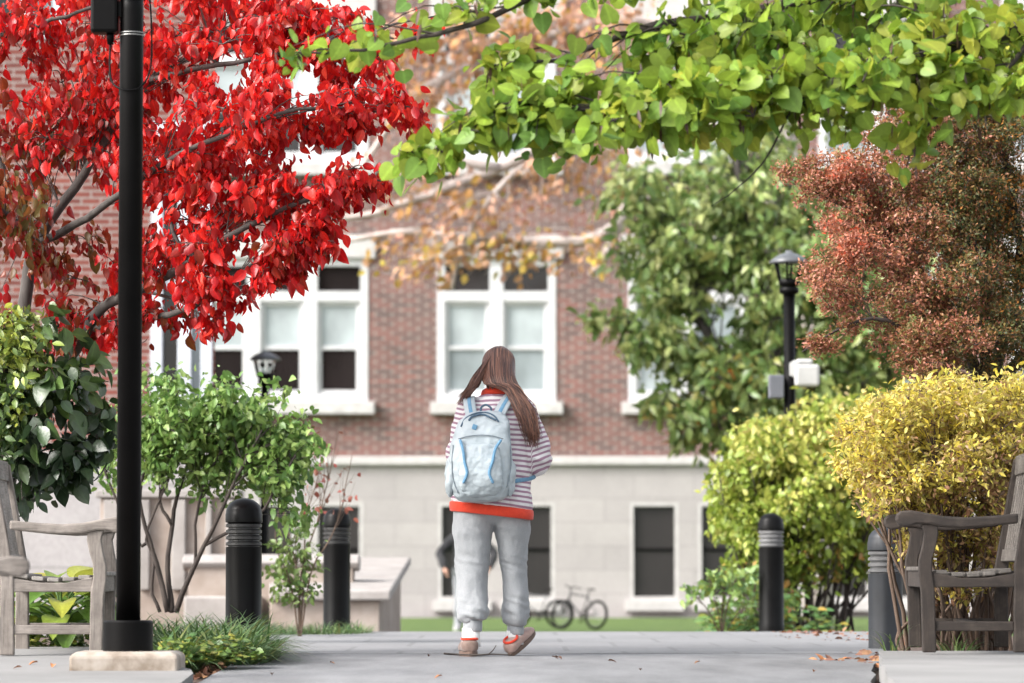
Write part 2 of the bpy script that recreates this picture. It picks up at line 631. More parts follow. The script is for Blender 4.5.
def wall_holes(mb, x0, x1, z0, z1, y, depth, holes):
    """a wall facing the camera with rectangular openings and their reveals"""
    xs = sorted({x0, x1, *[h[0] for h in holes], *[h[1] for h in holes]})
    zs = sorted({z0, z1, *[h[2] for h in holes], *[h[3] for h in holes]})
    for i in range(len(xs) - 1):
        for k in range(len(zs) - 1):
            cx, cz = (xs[i] + xs[i + 1]) / 2, (zs[k] + zs[k + 1]) / 2
            if any(h[0] < cx < h[1] and h[2] < cz < h[3] for h in holes):
                continue
            mb.add([(xs[i], y, zs[k]), (xs[i + 1], y, zs[k]), (xs[i + 1], y, zs[k + 1]), (xs[i], y, zs[k + 1])], [(0, 1, 2, 3)])
    for (a, b, c, d) in holes:
        q = y + depth
        mb.add([(a, y, c), (b, y, c), (b, y, d), (a, y, d), (a, q, c), (b, q, c), (b, q, d), (a, q, d)],
               [(0, 4, 5, 1), (1, 5, 6, 2), (2, 6, 7, 3), (3, 7, 4, 0)])


def frame_bars(mb, x0, x1, z0, z1, y, w, t):
    mb.box(((x0 + x1) / 2, y, z0 + w / 2), (x1 - x0, t, w))
    mb.box(((x0 + x1) / 2, y, z1 - w / 2), (x1 - x0, t, w))
    mb.box((x0 + w / 2, y, (z0 + z1) / 2), (w, t, z1 - z0 - 2 * w))
    mb.box((x1 - w / 2, y, (z0 + z1) / 2), (w, t, z1 - z0 - 2 * w))


def quad(mb, x0, x1, z0, z1, y):
    mb.add([(x0, y, z0), (x1, y, z0), (x1, y, z1), (x0, y, z1)], [(0, 1, 2, 3)])


def tall_window(parent, cx, zb, w, h, y, low=('pane_blind', 'pane_blind2'), lights=2):
    """white sash windows side by side under dark transom lights; origin at sill centre"""
    f = MB()
    x0, x1 = -w / 2, w / 2
    fw, mw = 0.15, 0.27
    frame_bars(f, x0, x1, 0, h, 0.06, fw, 0.16)
    lw = (w - 2 * fw - (lights - 1) * mw) / lights
    tz = h * 0.735
    spans = []
    for i in range(lights):
        a = x0 + fw + i * (lw + mw)
        spans.append((a, a + lw))
        f.box((a + lw / 2, 0.058, tz), (lw - .004, 0.15, 0.20))
        if i < lights - 1:
            f.box((a + lw + mw / 2, 0.06, h / 2), (mw, 0.17, h - 2 * fw - .004))
    win = f.build('window', M['whitepaint'], parent, False, 0.006)
    win.location = (cx, y, zb)
    g_up, g_lo, g_tr, sash = MB(), MB(), MB(), MB()
    mid = fw + (tz - 0.1 - fw) * 0.5
    for (a, b) in spans:
        frame_bars(sash, a + 0.004, b - 0.004, fw + 0.004, tz - 0.104, 0.085, 0.075, 0.06)
        sash.box(((a + b) / 2, 0.083, mid), (b - a - 0.158, 0.065, 0.07))
        quad(g_up, a + 0.02, b - 0.02, mid, tz - 0.11, 0.10)
        quad(g_lo, a + 0.02, b - 0.02, fw, mid, 0.10)
        quad(g_tr, a, b, tz + 0.09, h - fw, 0.10)
    sash.build('sash', M['whitepaint'], win, False, 0.004)
    g_up.build('pane', M[low[0]], win)
    g_lo.build('pane', M[low[1]], win)
    g_tr.build('pane', M['pane_dark'], win)
    s = MB()
    s.box((0, -0.06, -0.12), (w + 0.26, 0.34, 0.24))
    s.build('sill', M['trim'], win, False, 0.012)
    l = MB()
    l.box((0, -0.015, h + 0.225), (w + 0.28, 0.2, 0.45))
    l.build('lintel', M['trim'], win, False, 0.012)
    return win


def main_building():
    root = empty('brick_building', (0, 74.0, ZC - 0.9))
    tag(root, 'brick college building with white sash windows over a limestone basement, behind the path', 'building')

    def zpix(py):
        return (HOR - py) / SB * 1.0 + 0.9

    zb = zpix(457)                                   # top of stone basement
    x0, x1 = -24.0, 24.0
    top = 17.5
    pitch = 191.5 / SB
    cx0 = (496.5 - 512) / SB
    # basement openings
    b0, b1 = zpix(600), zpix(503)
    base_holes, brick_holes = [], []
    cols = range(-5, 6)
    for k in cols:
        for off in (-34.0, 34.0):
            c = cx0 + k * pitch + off / SB
            base_holes.append((c - 24 / SB, c + 24 / SB, b0, b1))
    w, h = 119 / SB, (402 - 258) / SB
    f1, f2 = zpix(402), zpix(402) + 4.62
    f3 = f2 + 4.3
    for k in cols:
        c = cx0 + k * pitch
        wk, c = (3.32, c - 0.45) if k == -1 else (w, c)
        for fz in (f1, f2, f3):
            brick_holes.append((c - wk / 2, c + wk / 2, fz, fz + h))
    mb = MB()
    wall_holes(mb, x0, x1, zb, top, 0.0, 0.25, brick_holes)
    mb.build('brick_wall', M['brick'], root)
    mb = MB()
    wall_holes(mb, x0, x1, -0.3, zb - 0.16, -0.05, 0.3, base_holes)
    mb.build('stone_basement', M['ashlar'], root)
    mb = MB()
    mb.box((0, 0.02, zb - 0.08), (x1 - x0, 0.36, 0.16))
    mb.build('water_table', M['trim'], root, False, 0.02)
    mb = MB()
    mb.box((0, 0.08, top + 0.2), (x1 - x0 + 0.4, 0.6, 0.4))
    mb.box((0, 0.0, top + 0.55), (x1 - x0 + 0.8, 0.9, 0.3))
    mb.build('cornice', M['trim'], root, False, 0.02)
    mb = MB()
    mb.box((0, 6.5, (top - 0.3) / 2), (x1 - x0 - 0.04, 12.3, top))
    mb.build('rear_wall', M['brick'], root)
    mb = MB()
    mb.add([(x0 - .5, -.5, top + .72), (x1 + .5, -.5, top + .72), (x1 + .5, 13, top + .72), (x0 - .5, 13, top + .72), (x0 + 4, 5, top + 4), (x1 - 4, 5, top + 4), (x1 - 4, 8, top + 4), (x0 + 4, 8, top + 4)],
           [(0, 1, 5, 4), (1, 2, 6, 5), (2, 3, 7, 6), (3, 0, 4, 7), (4, 5, 6, 7), (3, 2, 1, 0)])
    mb.build('roof', mat_noise('slate_roof', [(0.3, (0.05, 0.05, 0.055)), (0.7, (0.10, 0.10, 0.105))], 5, rough=0.8), root)
    first = None
    for k in cols:
        c = cx0 + k * pitch
        for fz in (f1, f2, f3):
            low = ('pane_blind', 'pane_blind2') if k != -1 else ('pane_blind', 'pane_dark')
            if k == 1:
                low = ('pane_blind2', 'pane_blind')
            if first is None:
                win = tall_window(root, c, fz, w, h, 0.0)
                first = win
            elif low == ('pane_blind', 'pane_blind2'):
                win = copy_tree(first, root)
                win.location = (c, 0.0, fz)
            else:
                tall_window(root, c - (0.45 if k == -1 else 0), fz, 3.32 if k == -1 else w, h, 0.0, low, 3 if k == -1 else 2)
    # basement windows
    proto = None
    for k in cols:
        for off in (-34.0, 34.0):
            c = cx0 + k * pitch + off / SB
            if proto is None:
                f = MB()
                ww, hh = 48 / SB, b1 - b0
                frame_bars(f, -ww / 2, ww / 2, 0, hh, 0.05, 0.065, 0.10)
                proto = f.build('basement_window', M['trim'], root, False, 0.005)
                s = MB()
                s.box((0, 0.085, hh * 0.52), (ww - 0.15, 0.04, 0.05))
                s.build('meeting_rail', M['blackpaint'], proto)
                g = MB()
                quad(g, -ww / 2 + 0.05, ww / 2 - 0.05, 0.05, hh - 0.05, 0.10)
                g.build('pane', M['pane_screen'], proto)
                s = MB()
                s.box((0, -0.06, -0.11), (ww + 0.2, 0.26, 0.20))
                s.build('sill', M['trim'], proto, False, 0.01)
                proto.location = (c, -0.05, b0)
            else:
                o = copy_tree(proto, root)
                o.location = (c, -0.05, b0)
    return root


main_building()


def wing_building():
    d = 42.0
    s = FPX / d
    root = empty('brick_wing', (0, d, ZC - 0.86))
    tag(root, 'nearer brick wing with tall grey framed window and stone base, behind the red tree', 'building')

    def X(px):
        return (px - 512) / s

    def Z(py):
        return (HOR - py) / s + 0.86

    x0, x1 = X(-260), X(214)
    zb, top = Z(452), 9.6
    bay = (X(150), X(212), zb + 0.05, Z(120))
    up = (X(-22), X(62), Z(36), Z(-120))
    low = (X(-75), X(-10), Z(395), Z(200))
    mb = MB()
    wall_holes(mb, x0, x1, zb, top, 0.0, 0.22, [bay, up, low])
    sl = 8.0 * 3.3 / 42.0
    mb.prism([(x0, .24), (x1 - .02, .24), (x1 - .02 - sl, 8.0), (x0, 8.0)], zb, top, 'z')
    mb.add([(x1, 0, zb), (x1 - .02, .24, zb), (x1 - .02, .24, top), (x1, 0, top)], [(0, 1, 2, 3)])
    mb.build('brick_wall', M['brick2'], root)
    mb = MB()
    mb.prism([(x0 - .05, -.06), (x1 + .03, -.06), (x1 + .03 - sl, 8.06), (x0 - .05, 8.06)], -.3, zb - .005, 'z')
    mb.build('stone_base', M['panel'], root, False, 0.02)
    mb = MB()
    mb.prism([(x0 - .2, -.25), (x1 + .2, -.25), (x1 + .2 - sl, 8.3), (x0 - .2, 8.3)], top + .005, top + .4, 'z')
    mb.build('cornice', M['trim'], root, False, 0.02)
    for (a, b, c, e) in (bay, up, low):
        f = MB()
        frame_bars(f, a, b, c, e, 0.06, 0.13, 0.16)
        f.box(((a + b) / 2 + 0.03, 0.062, (c + e) / 2), (0.15, 0.14, e - c - 0.26))
        f.box(((a + b) / 2, 0.07, c + (e - c) * 0.5), (b - a - 0.26, 0.10, 0.09))
        win = f.build('window', M['greypaint'], root, False, 0.006)
        g = MB()
        quad(g, a + 0.1, (a + b) / 2, c + 0.1, e - 0.1, 0.11)
        g.build('pane', M['pane_dark'], win)
        g = MB()
        quad(g, (a + b) / 2, b - 0.1, c + 0.1, e - 0.1, 0.112)
        g.build('pane', M['pane_blind2'], win)
    return root


wing_building()


def stone_wall_things():
    # taller ledge wall behind the multi-stem shrub
    d = 35.0
    s = FPX / d
    g = ZC - drop_path(d)
    root = empty('stone_ledge_wall', (0, d, 0))
    tag(root, 'warm limestone wall with panels and a ledge, behind the stems of the green shrub', 'wall')

    def X(px):
        return (px - 512) / s

    def Z(py):
        return ZC + (HOR - py) / s
    mb = MB()
    mb.box(((X(100) + X(236)) / 2, 0.3, (Z(497) + g - .2) / 2), (X(236) - X(100), 0.5, Z(497) - g + .2))
    body = mb.build('wall_body', M['warmstone'], root, False, 0.01)
    mb = MB()
    mb.box(((X(96) + X(240)) / 2, 0.28, Z(494)), (X(240) - X(96), 0.62, Z(489) - Z(497)))
    mb.build('ledge', M['palestone'], root, False, 0.012)
    mb = MB()
    for a, b in ((104, 120), (140, 150), (172, 186), (206, 212), (226, 234)):
        mb.box(((X(a) + X(b)) / 2, 0.02, (Z(500) + Z(590)) / 2), (X(b) - X(a), 0.08, Z(500) - Z(590)))
    mb.build('pilaster', M['palestone'], root, False, 0.01)
    # low wall with pinkish cap running to the cheek wall
    d2 = 34.0
    s2 = FPX / d2
    g2 = ZC - drop_path(d2)
    root = empty('low_stone_wall', (0, d2, 0))
    tag(root, 'low limestone wall with a rounded pale cap between the two left bollards', 'wall')
    xa, xb = (186 - 512) / s2, (352 - 512) / s2
    zt = ZC + (HOR - 556) / s2
    mb = MB()
    mb.box(((xa + xb) / 2, 0.5, (zt - .1 + g2 - .2) / 2), (xb - xa, 0.4, zt - .1 - g2 + .2))
    mb.build('wall_body', M['warmstone'], root, False, 0.01)
    mb = MB()
    mb.tube([(xa - .05, 0.5, zt - .06), (xb + .05, 0.5, zt - .06)], [0.26, 0.26], 14, flat=0.30)
    mb.build('cap', M['palestone'], root, False, 0.01)
    mb = MB()
    xc = (262 - 512) / s2
    mb.box(((xa + xc) / 2, 0.1, (ZC + (HOR - 596) / s2 + g2 - .2) / 2), (xc - xa, 0.5, ZC + (HOR - 596) / s2 - g2 + .2))
    mb.build('step', M['palestone'], root, False, 0.02)
    # sloping cheek wall beside the steps
    dn, df = 33.0, 39.5
    root = empty('stone_cheek_wall', (0, dn, 0))
    tag(root, 'stone cheek wall with a broad sloping cap, right of the second bollard', 'wall')
    xr0, xr1 = (391 - 512) / FPX * dn, (411 - 512) / FPX * df
    xl0, xl1 = (270 - 512) / FPX * dn, (270 - 512) / FPX * df
    z0 = ZC + (HOR - 590) / FPX * dn
    z1 = ZC + (HOR - 557) / FPX * df
    gz = ZC - drop_path(36) - .35
    e = df - dn
    mb = MB()
    t = 0.09
    mb.add([(xl0, 0, z0), (xr0, 0, z0), (xr1, e, z1), (xl1, e, z1), (xl0, 0, z0 - t), (xr0, 0, z0 - t), (xr1, e, z1 - t), (xl1, e, z1 - t)],
           [(0, 1, 2, 3), (7, 6, 5, 4), (0, 4, 5, 1), (1, 5, 6, 2), (2, 6, 7, 3), (3, 7, 4, 0)])
    mb.build('cap', M['palestone'], root, False, 0.02)
    mb = MB()
    i = 0.10
    mb.add([(xl0, i, z0 - t), (xr0 - i, i, z0 - t), (xr1 - i, e - i, z1 - t), (xl1, e - i, z1 - t), (xl0, i, gz), (xr0 - i, i, gz), (xr1 - i, e - i, gz), (xl1, e - i, gz)],
           [(0, 1, 2, 3), (7, 6, 5, 4), (0, 4, 5, 1), (1, 5, 6, 2), (2, 6, 7, 3), (3, 7, 4, 0)])
    mb.build('wall_body', M['warmstone'], root, False, 0.01)


stone_wall_things()

# ------------------------------------------------------------------ bollards
def make_bollard(loc, body, band, label, h=0.90):
    root = empty('bollard', loc)
    tag(root, label, 'bollard', 'black round topped bollards along the path')
    r = 0.1
    mb = MB()
    mb.lathe([(r * 1.02, -0.05), (r * 1.02, 0.02), (r, 0.025), (r, h - 0.27)], n=40)
    mb.build('post', body, root, True).modifiers.new('e', 'EDGE_SPLIT').split_angle = R(35)
    prof = [(r * 0.86, h - 0.28)]
    z = h - 0.27
    for i in range(4):
        prof += [(r * 0.86, z + 0.004), (r * 1.0, z + 0.008), (r * 1.0, z + 0.022), (r * 0.86, z + 0.030)]
        z += 0.034
    prof += [(r * 0.86, z + 0.01)]
    mb = MB()
    mb.lathe(prof, n=40)
    mb.build('louvre', band, root, True).modifiers.new('e', 'EDGE_SPLIT').split_angle = R(35)
    z0 = h - 0.135
    prof = [(r * .9, z0 - 0.003), (r * 1.03, z0), (r * 1.03, z0 + 0.045), (r * 1.0, z0 + 0.052)]
    for a in range(10, 91, 10):
        prof.append((max(r * math.cos(R(a)), 0.002), z0 + 0.055 + 0.08 * math.sin(R(a))))
    mb = MB()
    mb.lathe(prof, n=40)
    mb.build('domed_cap', body, root, True).modifiers.new('e', 'EDGE_SPLIT').split_angle = R(35)
    return root


def bollard_at(px, top, d, body, band, label):
    p = at(px, top, d)
    make_bollard((p.x, d, p.z - 0.90), M[body], M[band], label)


bollard_at(244, 498, 21.3, 'bollard', 'louvre', 'black bollard standing in the grass clump beside the multi-stem green shrub')
bollard_at(337, 508, 28.4, 'bollard', 'louvre', 'black bollard in front of the sloping stone cheek wall')
bollard_at(771, 513, 30.5, 'bollard', 'louvre_pale', 'slim black bollard with pale rings in front of the yellow green hedge')
bollard_at(885, 527, 22.4, 'bollard_lit', 'louvre_pale', 'black bollard coloured grey as if lit, half hidden behind the right bench and yellow hedge')

# ------------------------------------------------------------------ lamps
def tall_lamp():
    d = 17.6
    p = at(128, 651, d)
    root = empty('lamp_post', (p.x, d, p.z))
    tag(root, 'tall slim black lamp post on a square concrete footing by the left bench', 'lamp post')
    s = FPX / d
    mb = MB()
    mb.add(*chamfer_block(0.49, 0.42, -0.14, 0.0, 0.03))
    mb.build('footing', M['footing'], root, False, 0.012)
    mb = MB()
    mb.lathe([(0.114, 0.0), (0.114, 0.132), (0.108, 0.140), (0.05, 0.140)], n=40)
    mb.build('base_collar', M['blackpaint'], root, True).modifiers.new('e', 'EDGE_SPLIT').split_angle = R(35)
    H = 3.05
    mb = MB()
    mb.lathe([(0.056, 0.13), (0.0545, H - .1), (0.0545, H)], n=32)
    pole = mb.build('pole', M['blackpaint'], root, True)
    mb = MB()
    for zz in (2.83, 2.842):
        mb.torus((0, 0, zz), 0.0555, 0.003, n=40, m=6)
    mb.build('clamp_band', mat_noise('dull_steel', [(0.3, (0.25, 0.25, 0.24)), (0.7, (0.45, 0.45, 0.43))], 30, rough=0.4, metallic=0.8, bstr=0), pole, True)
    mb = MB()
    mb.lathe([(0.05, H - .02), (0.09, H - .03), (0.098, H - .012), (0.098, H + .02), (0.08, H + .04)], n=40)
    mb.build('white_collar', M['whitepaint'], root, True)
    mb = MB()
    mb.lathe([(0.07, H + .04), (0.11, H + .08), (0.17, H + .45), (0.19, H + .46), (0.10, H + .62), (0.02, H + .68)], n=24)
    mb.build('lantern_head', M['blackpaint'], root, True)
    mb = MB()
    mb.box((-0.122, 0.0, H - 0.03), (0.125, 0.12, 0.36))
    b = mb.build('control_box', M['blackpaint'], root, False, 0.014)
    mb = MB()
    mb.box((-0.056, 0.0, H - .10), (0.02, 0.06, 0.07))
    mb.build('bracket', M['blackpaint'], b)
    mb = MB()
    mb.lathe([(0.014, -.035), (0.018, 0), (0.018, 0.02)], (-0.098, 0, H - .225), 16)
    mb.build('cable_gland', M['blackpaint'], b, True)
    mb = MB()
    mb.tube(crom([(-.098, 0, H - .25), (-.099, -.01, H - .36), (-.085, -.03, H - .44), (-.04, -.062, H - .475), (0.01, -.066, H - .48), (.045, -.05, H - .465), (.075, -.02, H - .42), (.092, 0, H - .33), (.09, 0, H - .15), (.08, 0, H - .02)], 40), 0.0045, 8)
    mb.build('cable', M['blackpaint'], root, True)
    return root


def chamfer_block(w, dpt, z0, z1, c):
    vs, fs = [], []
    for (z, k) in ((z0, 0), (z1 - c * .6, 0), (z1, c)):
        for (i, j) in ((-1, -1), (1, -1), (1, 1), (-1, 1)):
            vs.append((i * (w / 2 - k), j * (dpt / 2 - k), z))
    fs = [(3, 2, 1, 0), (8, 9, 10, 11)]
    for r in range(2):
        for k in range(4):
            q = (k + 1) % 4
            fs.append((r * 4 + k, r * 4 + q, r * 4 + 4 + q, r * 4 + 4 + k))
    return vs, fs


tall_lamp()


def lantern(px, top, d, hw, label, boxes):
    s = FPX / d
    p = at(px, top, d)
    g = ZC - drop_path(d) - .03
    root = empty('lantern_post', (p.x, d, g))
    tag(root, label, 'lamp post')
    H = p.z - g
    k = hw
    mb = MB()
    mb.lathe([(0.09, 0), (0.09, .35), (0.06, .42), (0.05, .5), (0.05, H - 1.9 * k)], n=24)
    mb.lathe([(0.05, H - 2.1 * k), (0.085, H - 2.0 * k), (0.085, H - 1.75 * k), (0.06, H - 1.7 * k)], n=24)
    mb.build('pole', M['blackpaint'], root, True)
    mb = MB()
    mb.lathe([(0.055, H - 1.72 * k), (0.5 * k, H - 1.65 * k), (0.56 * k, H - 1.35 * k), (0.5 * k, H - 1.33 * k)], n=24)
    for i in range(6):
        a = i * math.pi / 3 + .3
        mb.tube([(0.52 * k * math.cos(a), 0.52 * k * math.sin(a), H - 1.4 * k), (0.74 * k * math.cos(a), 0.74 * k * math.sin(a), H - 0.48 * k)], 0.011, 6)
    mb.build('lantern_cage', M['blackpaint'], root, True)
    mb = MB()
    mb.lathe([(0.46 * k, H - 1.33 * k), (0.68 * k, H - 0.5 * k)], n=24)
    gm, nt, b = new_mat('lantern_glass')
    b.inputs['Transmission Weight'].default_value = 1.0
    b.inputs['Roughness'].default_value = 0.0
    b.inputs['IOR'].default_value = 1.02
    b.inputs['Base Color'].default_value = (0.9, 0.92, 0.9, 1)
    mb.build('lantern_glass', gm, root, True)
    mb = MB()
    mb.lathe([(0.98 * k, H - 0.52 * k), (1.0 * k, H - 0.44 * k), (0.72 * k, H - 0.22 * k), (0.42 * k, H - 0.06 * k), (0.2 * k, H), (0.03, H + .02)], n=24)
    roofm = mat_noise('grey_lantern_roof', [(0.3, (0.06, 0.065, 0.07)), (0.7, (0.11, 0.115, 0.125))], 8, rough=0.35, bstr=0.0)
    mb.build('lantern_roof', roofm, root, True)
    if boxes:
        mb = MB()
        c = at(776, 387, d)
        mb.box((c.x - p.x, -0.02, c.z - g), (0.13, 0.16, 0.20))
        mb.build('grey_box', mat_noise('grey_plastic', [(0.3, (0.08, 0.085, 0.1)), (0.7, (0.11, 0.115, 0.13))], 5, rough=0.5, bstr=0), root, False, 0.012)
        mb = MB()
        c = at(806, 374, d)
        mb.box((c.x - p.x, -0.08, c.z - g - .02), (0.21, 0.2, 0.19))
        mb.box((c.x - p.x - .02, -0.06, c.z - g + .10), (0.15, 0.16, 0.05))
        mb.box((c.x - p.x - .12, 0.0, c.z - g + .04), (0.10, 0.10, 0.16))
        mb.build('white_box', mat_noise('off_white_plastic', [(.3, (.32, .32, .31)), (.7, (.40, .40, .39))], 5, rough=.5, bstr=0), root, False, 0.03)
    return root


lantern(789, 253, 33.0, 0.172, 'black lantern post with a grey box and a white box, before the green tree', True)
lantern(265, 352, 46.0, 0.19, 'far dark lantern rising above the multi-stem green shrub', False)

# ------------------------------------------------------------------ benches
def make_bench(name, loc, rz, mirror, wood, slat_wood, label, L=1.3):
    """garden bench; u = depth from the front edge, length along local y (near end at 0); front faces -x, or +x if mirrored"""
    m = -1 if mirror else 1
    wood, upright = wood
    root = empty(name, loc, rz)
    tag(root, label, 'bench', 'wooden garden benches beside the path')

    def pr(mb, outline, a, b):
        mb.prism([(m * u, z) for (u, z) in outline], a, b, 'y')
    T = 0.062
    arm_o = [(-.105, .600), (-.118, .622), (-.116, .648), (-.095, .664), (-.05, .668), (.02, .656), (.10, .640), (.20, .634), (.32, .640), (.455, .652),
             (.455, .606), (.32, .592), (.20, .584), (.10, .588), (.03, .602), (-.02, .604), (-.05, .592), (-.08, .588)]
    leg_o = [(0.0, .602), (.078, .600), (.082, .56), (.070, .50), (.052, .44), (.050, .38), (.062, .30), (.068, .0), (.004, .0), (-.002, .28), (-.012, .36), (-.012, .43), (.004, .50), (.014, .56)]
    back_o = [(.43, 0), (.50, 0), (.498, .36), (.53, .62), (.585, .93), (.575, .945), (.535, .945), (.475, .62), (.435, .40)]
    for y0 in (0.0, L - T):
        for nm, ol, yy, tt in (('leg', leg_o, y0, T), ('leg', back_o, y0 + .002, T - .004)):
            mb = MB()
            pr(mb, ol, yy, yy + tt)
            mb.build(nm, upright, root, False, 0.006)
        mb = MB()
        pr(mb, arm_o, y0 - .012, y0 + T + .012)
        mb.build('armrest', wood, root, False, 0.010)
        mb = MB()
        pr(mb, [(.052, .305), (.44, .305), (.44, .372), (.30, .350), (.18, .350), (.052, .378)], y0 + .008, y0 + T - .008)
        pr(mb, [(.064, .10), (.432, .10), (.432, .145), (.064, .145)], y0 + .01, y0 + T - .01)
        mb.build('side_rail', wood, root, False, 0.005)
    mb = MB()
    pr(mb, [(.0, .305), (.045, .305), (.045, .385), (.0, .385)], T + .001, L - T - .001)
    pr(mb, [(.435, .305), (.475, .305), (.475, .385), (.435, .385)], T + .001, L - T - .001)
    mb.box((m * .25, L / 2, .122), (.05, L - 2 * T - .002 + .04, .045))
    mb.build('seat_rail', wood, root, False, 0.005)
    mb = MB()
    for i in range(6):
        u = -.01 + i * .075
        z = .388 - .030 * math.sin(math.pi * min(1, (u + .02) / .44))
        a = -.10 + .06 * i
        Mx = Matrix.Rotation(m * -a * .6, 3, 'Y')
        mb.box((m * (u + .03), L / 2, z + .006), (.056, L - 2 * T - .004 + (0.0 if i in (0,) else .10), .020), M=Mx)
    mb.build('seat', slat_wood, root, False, 0.004)
    mb = MB()
    dx, dz = .555 - .475, .93 - .42
    pr(mb, [(.535, .86), (.575, .852), (.592, .945), (.575, .965), (.540, .955)], T + .001, L - T - .001)
    pr(mb, [(.462, .43), (.492, .425), (.50, .485), (.472, .49)], T + .001, L - T - .001)
    n = 9
    for i in range(n):
        y = T + .05 + (L - 2 * T - .1) * i / (n - 1)
        mb.bar((m * .485, y, .47), (m * .555, y, .875), .055, .016, up=(m, 0, -.15))
    mb.build('backrest', slat_wood, root, False, 0.004)
    return root


# right bench faces left across the path
pR = at(922, 652, 18.1)
make_bench('garden_bench', (pR.x, 18.1, pR.z - .002), R(-2.8), False, (M['wood_darkh'], M['wood_darkv']), M['wood_mid'], 'weathered wooden bench coloured dark for shade, in front of the bright yellow hedge', 1.25)
pL = at(103, 649, 18.65)
make_bench('garden_bench', (pL.x, 18.65, ZC - drop_left(18.8)), R(2.0), True, (M['woodh'], M['woodv']), M['wood_silver'], 'grey weathered wooden bench behind the tall lamp post', 0.85)
pN = at(-2, 600, 14.3)
make_bench('garden_bench', (pN.x, 14.3, ZC - 0.612), R(9.5), True, (M['woodh'], M['woodv']), M['wood_silver'], 'closest grey bench, only its arm end in view at the left edge', 1.3)

# ------------------------------------------------------------------ foliage
def tmpl_ovate(wid=0.62, fold=0.10, droop=0.18, seg=5, tipp=1.0):
    """pointed oval leaf along +y, unit length"""
    ys = np.linspace(0, 1, seg + 1)
    prof = np.sin(np.pi * np.clip(ys, 0, 1) ** 0.8) ** 0.85 * wid / 2
    prof[0] = 0.01
    prof[-1] = 0.0
    V, F = [], []
    for y, h in zip(ys, prof):
        z = -droop * y * y
        V += [(-h, y, z + fold * h * 2), (0, y, z), (h, y, z + fold * h * 2)]
    for i in range(seg):
        a = i * 3
        F += [(a, a + 1, a + 4, a + 3), (a + 1, a + 2, a + 5, a + 4)]
    return np.array(V), F


def tmpl_heart():
    pts = [(0, .10), (.10, .015), (.24, 0.0), (.40, .10), (.47, .28), (.44, .48), (.33, .68), (.17, .86), (0.0, 1.0)]
    V, F = [], []
    mid = [(0, .10), (0, .12), (0, .14), (0, .2), (0, .32), (0, .48), (0, .68), (0, .86), (0, 1.0)]
    for (x, y), (_, my) in zip(pts, mid):
        z = -.16 * y * y
        V += [(-x, y, z + .12 * x), (0, my, -.16 * my * my), (x, y, z + .12 * x)]
    for i in range(len(pts) - 1):
        a = i * 3
        F += [(a, a + 1, a + 4, a + 3), (a + 1, a + 2, a + 5, a + 4)]
    return np.array(V), F


def tmpl_small(wid=0.45):
    h = wid / 2
    V = [(0, 0, 0), (h, .45, .10), (0, 1, -.08), (-h, .45, .10), (0, .5, 0)]
    return np.array(V), [(0, 1, 4), (1, 2, 4), (2, 3, 4), (3, 0, 4)]


def tmpl_blade(seg=4):
    V, F = [], []
    for i in range(seg + 1):
        t = i / seg
        h = .02 * (1 - t ** 2) + .001
        V += [(-h, t * (1 - .12 * t), -.35 * t * t * t * 1.5), (h, t * (1 - .12 * t), -.35 * t * t * t * 1.5)]
    for i in range(seg):
        a = 2 * i
        F.append((a, a + 1, a + 3, a + 2))
    return np.array(V), F


def leaves(name, tm, P, T, Nn, S, tone, mat, parent=None):
    V, F = tm
    P = np.asarray(P, float)
    T = np.asarray(T, float)
    Nn = np.asarray(Nn, float)
    T = T / np.linalg.norm(T, axis=1, keepdims=True)
    side = np.cross(T, Nn)
    ln = np.linalg.norm(side, axis=1, keepdims=True)
    side = np.where(ln > 1e-6, side / np.maximum(ln, 1e-6), np.array([[1.0, 0, 0]]))
    nn = np.cross(side, T)
    S = np.asarray(S, float)[:, None, None]
    out = P[:, None, :] + S * (V[None, :, 0:1] * side[:, None, :] + V[None, :, 1:2] * T[:, None, :] + V[None, :, 2:3] * nn[:, None, :])
    n, k = len(P), len(V)
    fl = [len(f) for f in F]
    idx = np.concatenate([np.array(f) for f in F])
    allidx = (idx[None, :] + (np.arange(n) * k)[:, None]).ravel()
    tot = np.tile(np.array(fl), n)
    me = bpy.data.meshes.new(name)
    me.vertices.add(n * k)
    me.vertices.foreach_set('co', out.ravel())
    me.loops.add(len(allidx))
    me.loops.foreach_set('vertex_index', allidx.astype(np.int32))
    me.polygons.add(len(tot))
    st = np.concatenate([[0], np.cumsum(tot)[:-1]])
    me.polygons.foreach_set('loop_start', st.astype(np.int32))
    me.update(calc_edges=True)
    at_ = me.attributes.new('tone', 'FLOAT', 'POINT')
    at_.data.foreach_set('value', np.repeat(np.asarray(tone, float), k).astype(np.float32))
    rib = (np.abs(V[:, 0]) < 1e-6).astype(np.float32)
    ra = me.attributes.new('rib', 'FLOAT', 'POINT')
    ra.data.foreach_set('value', np.tile(rib, n))
    return mesh_obj(name, me, mat, parent, True)


def unit(v):
    v = np.asarray(v, float)
    return v / np.linalg.norm(v)


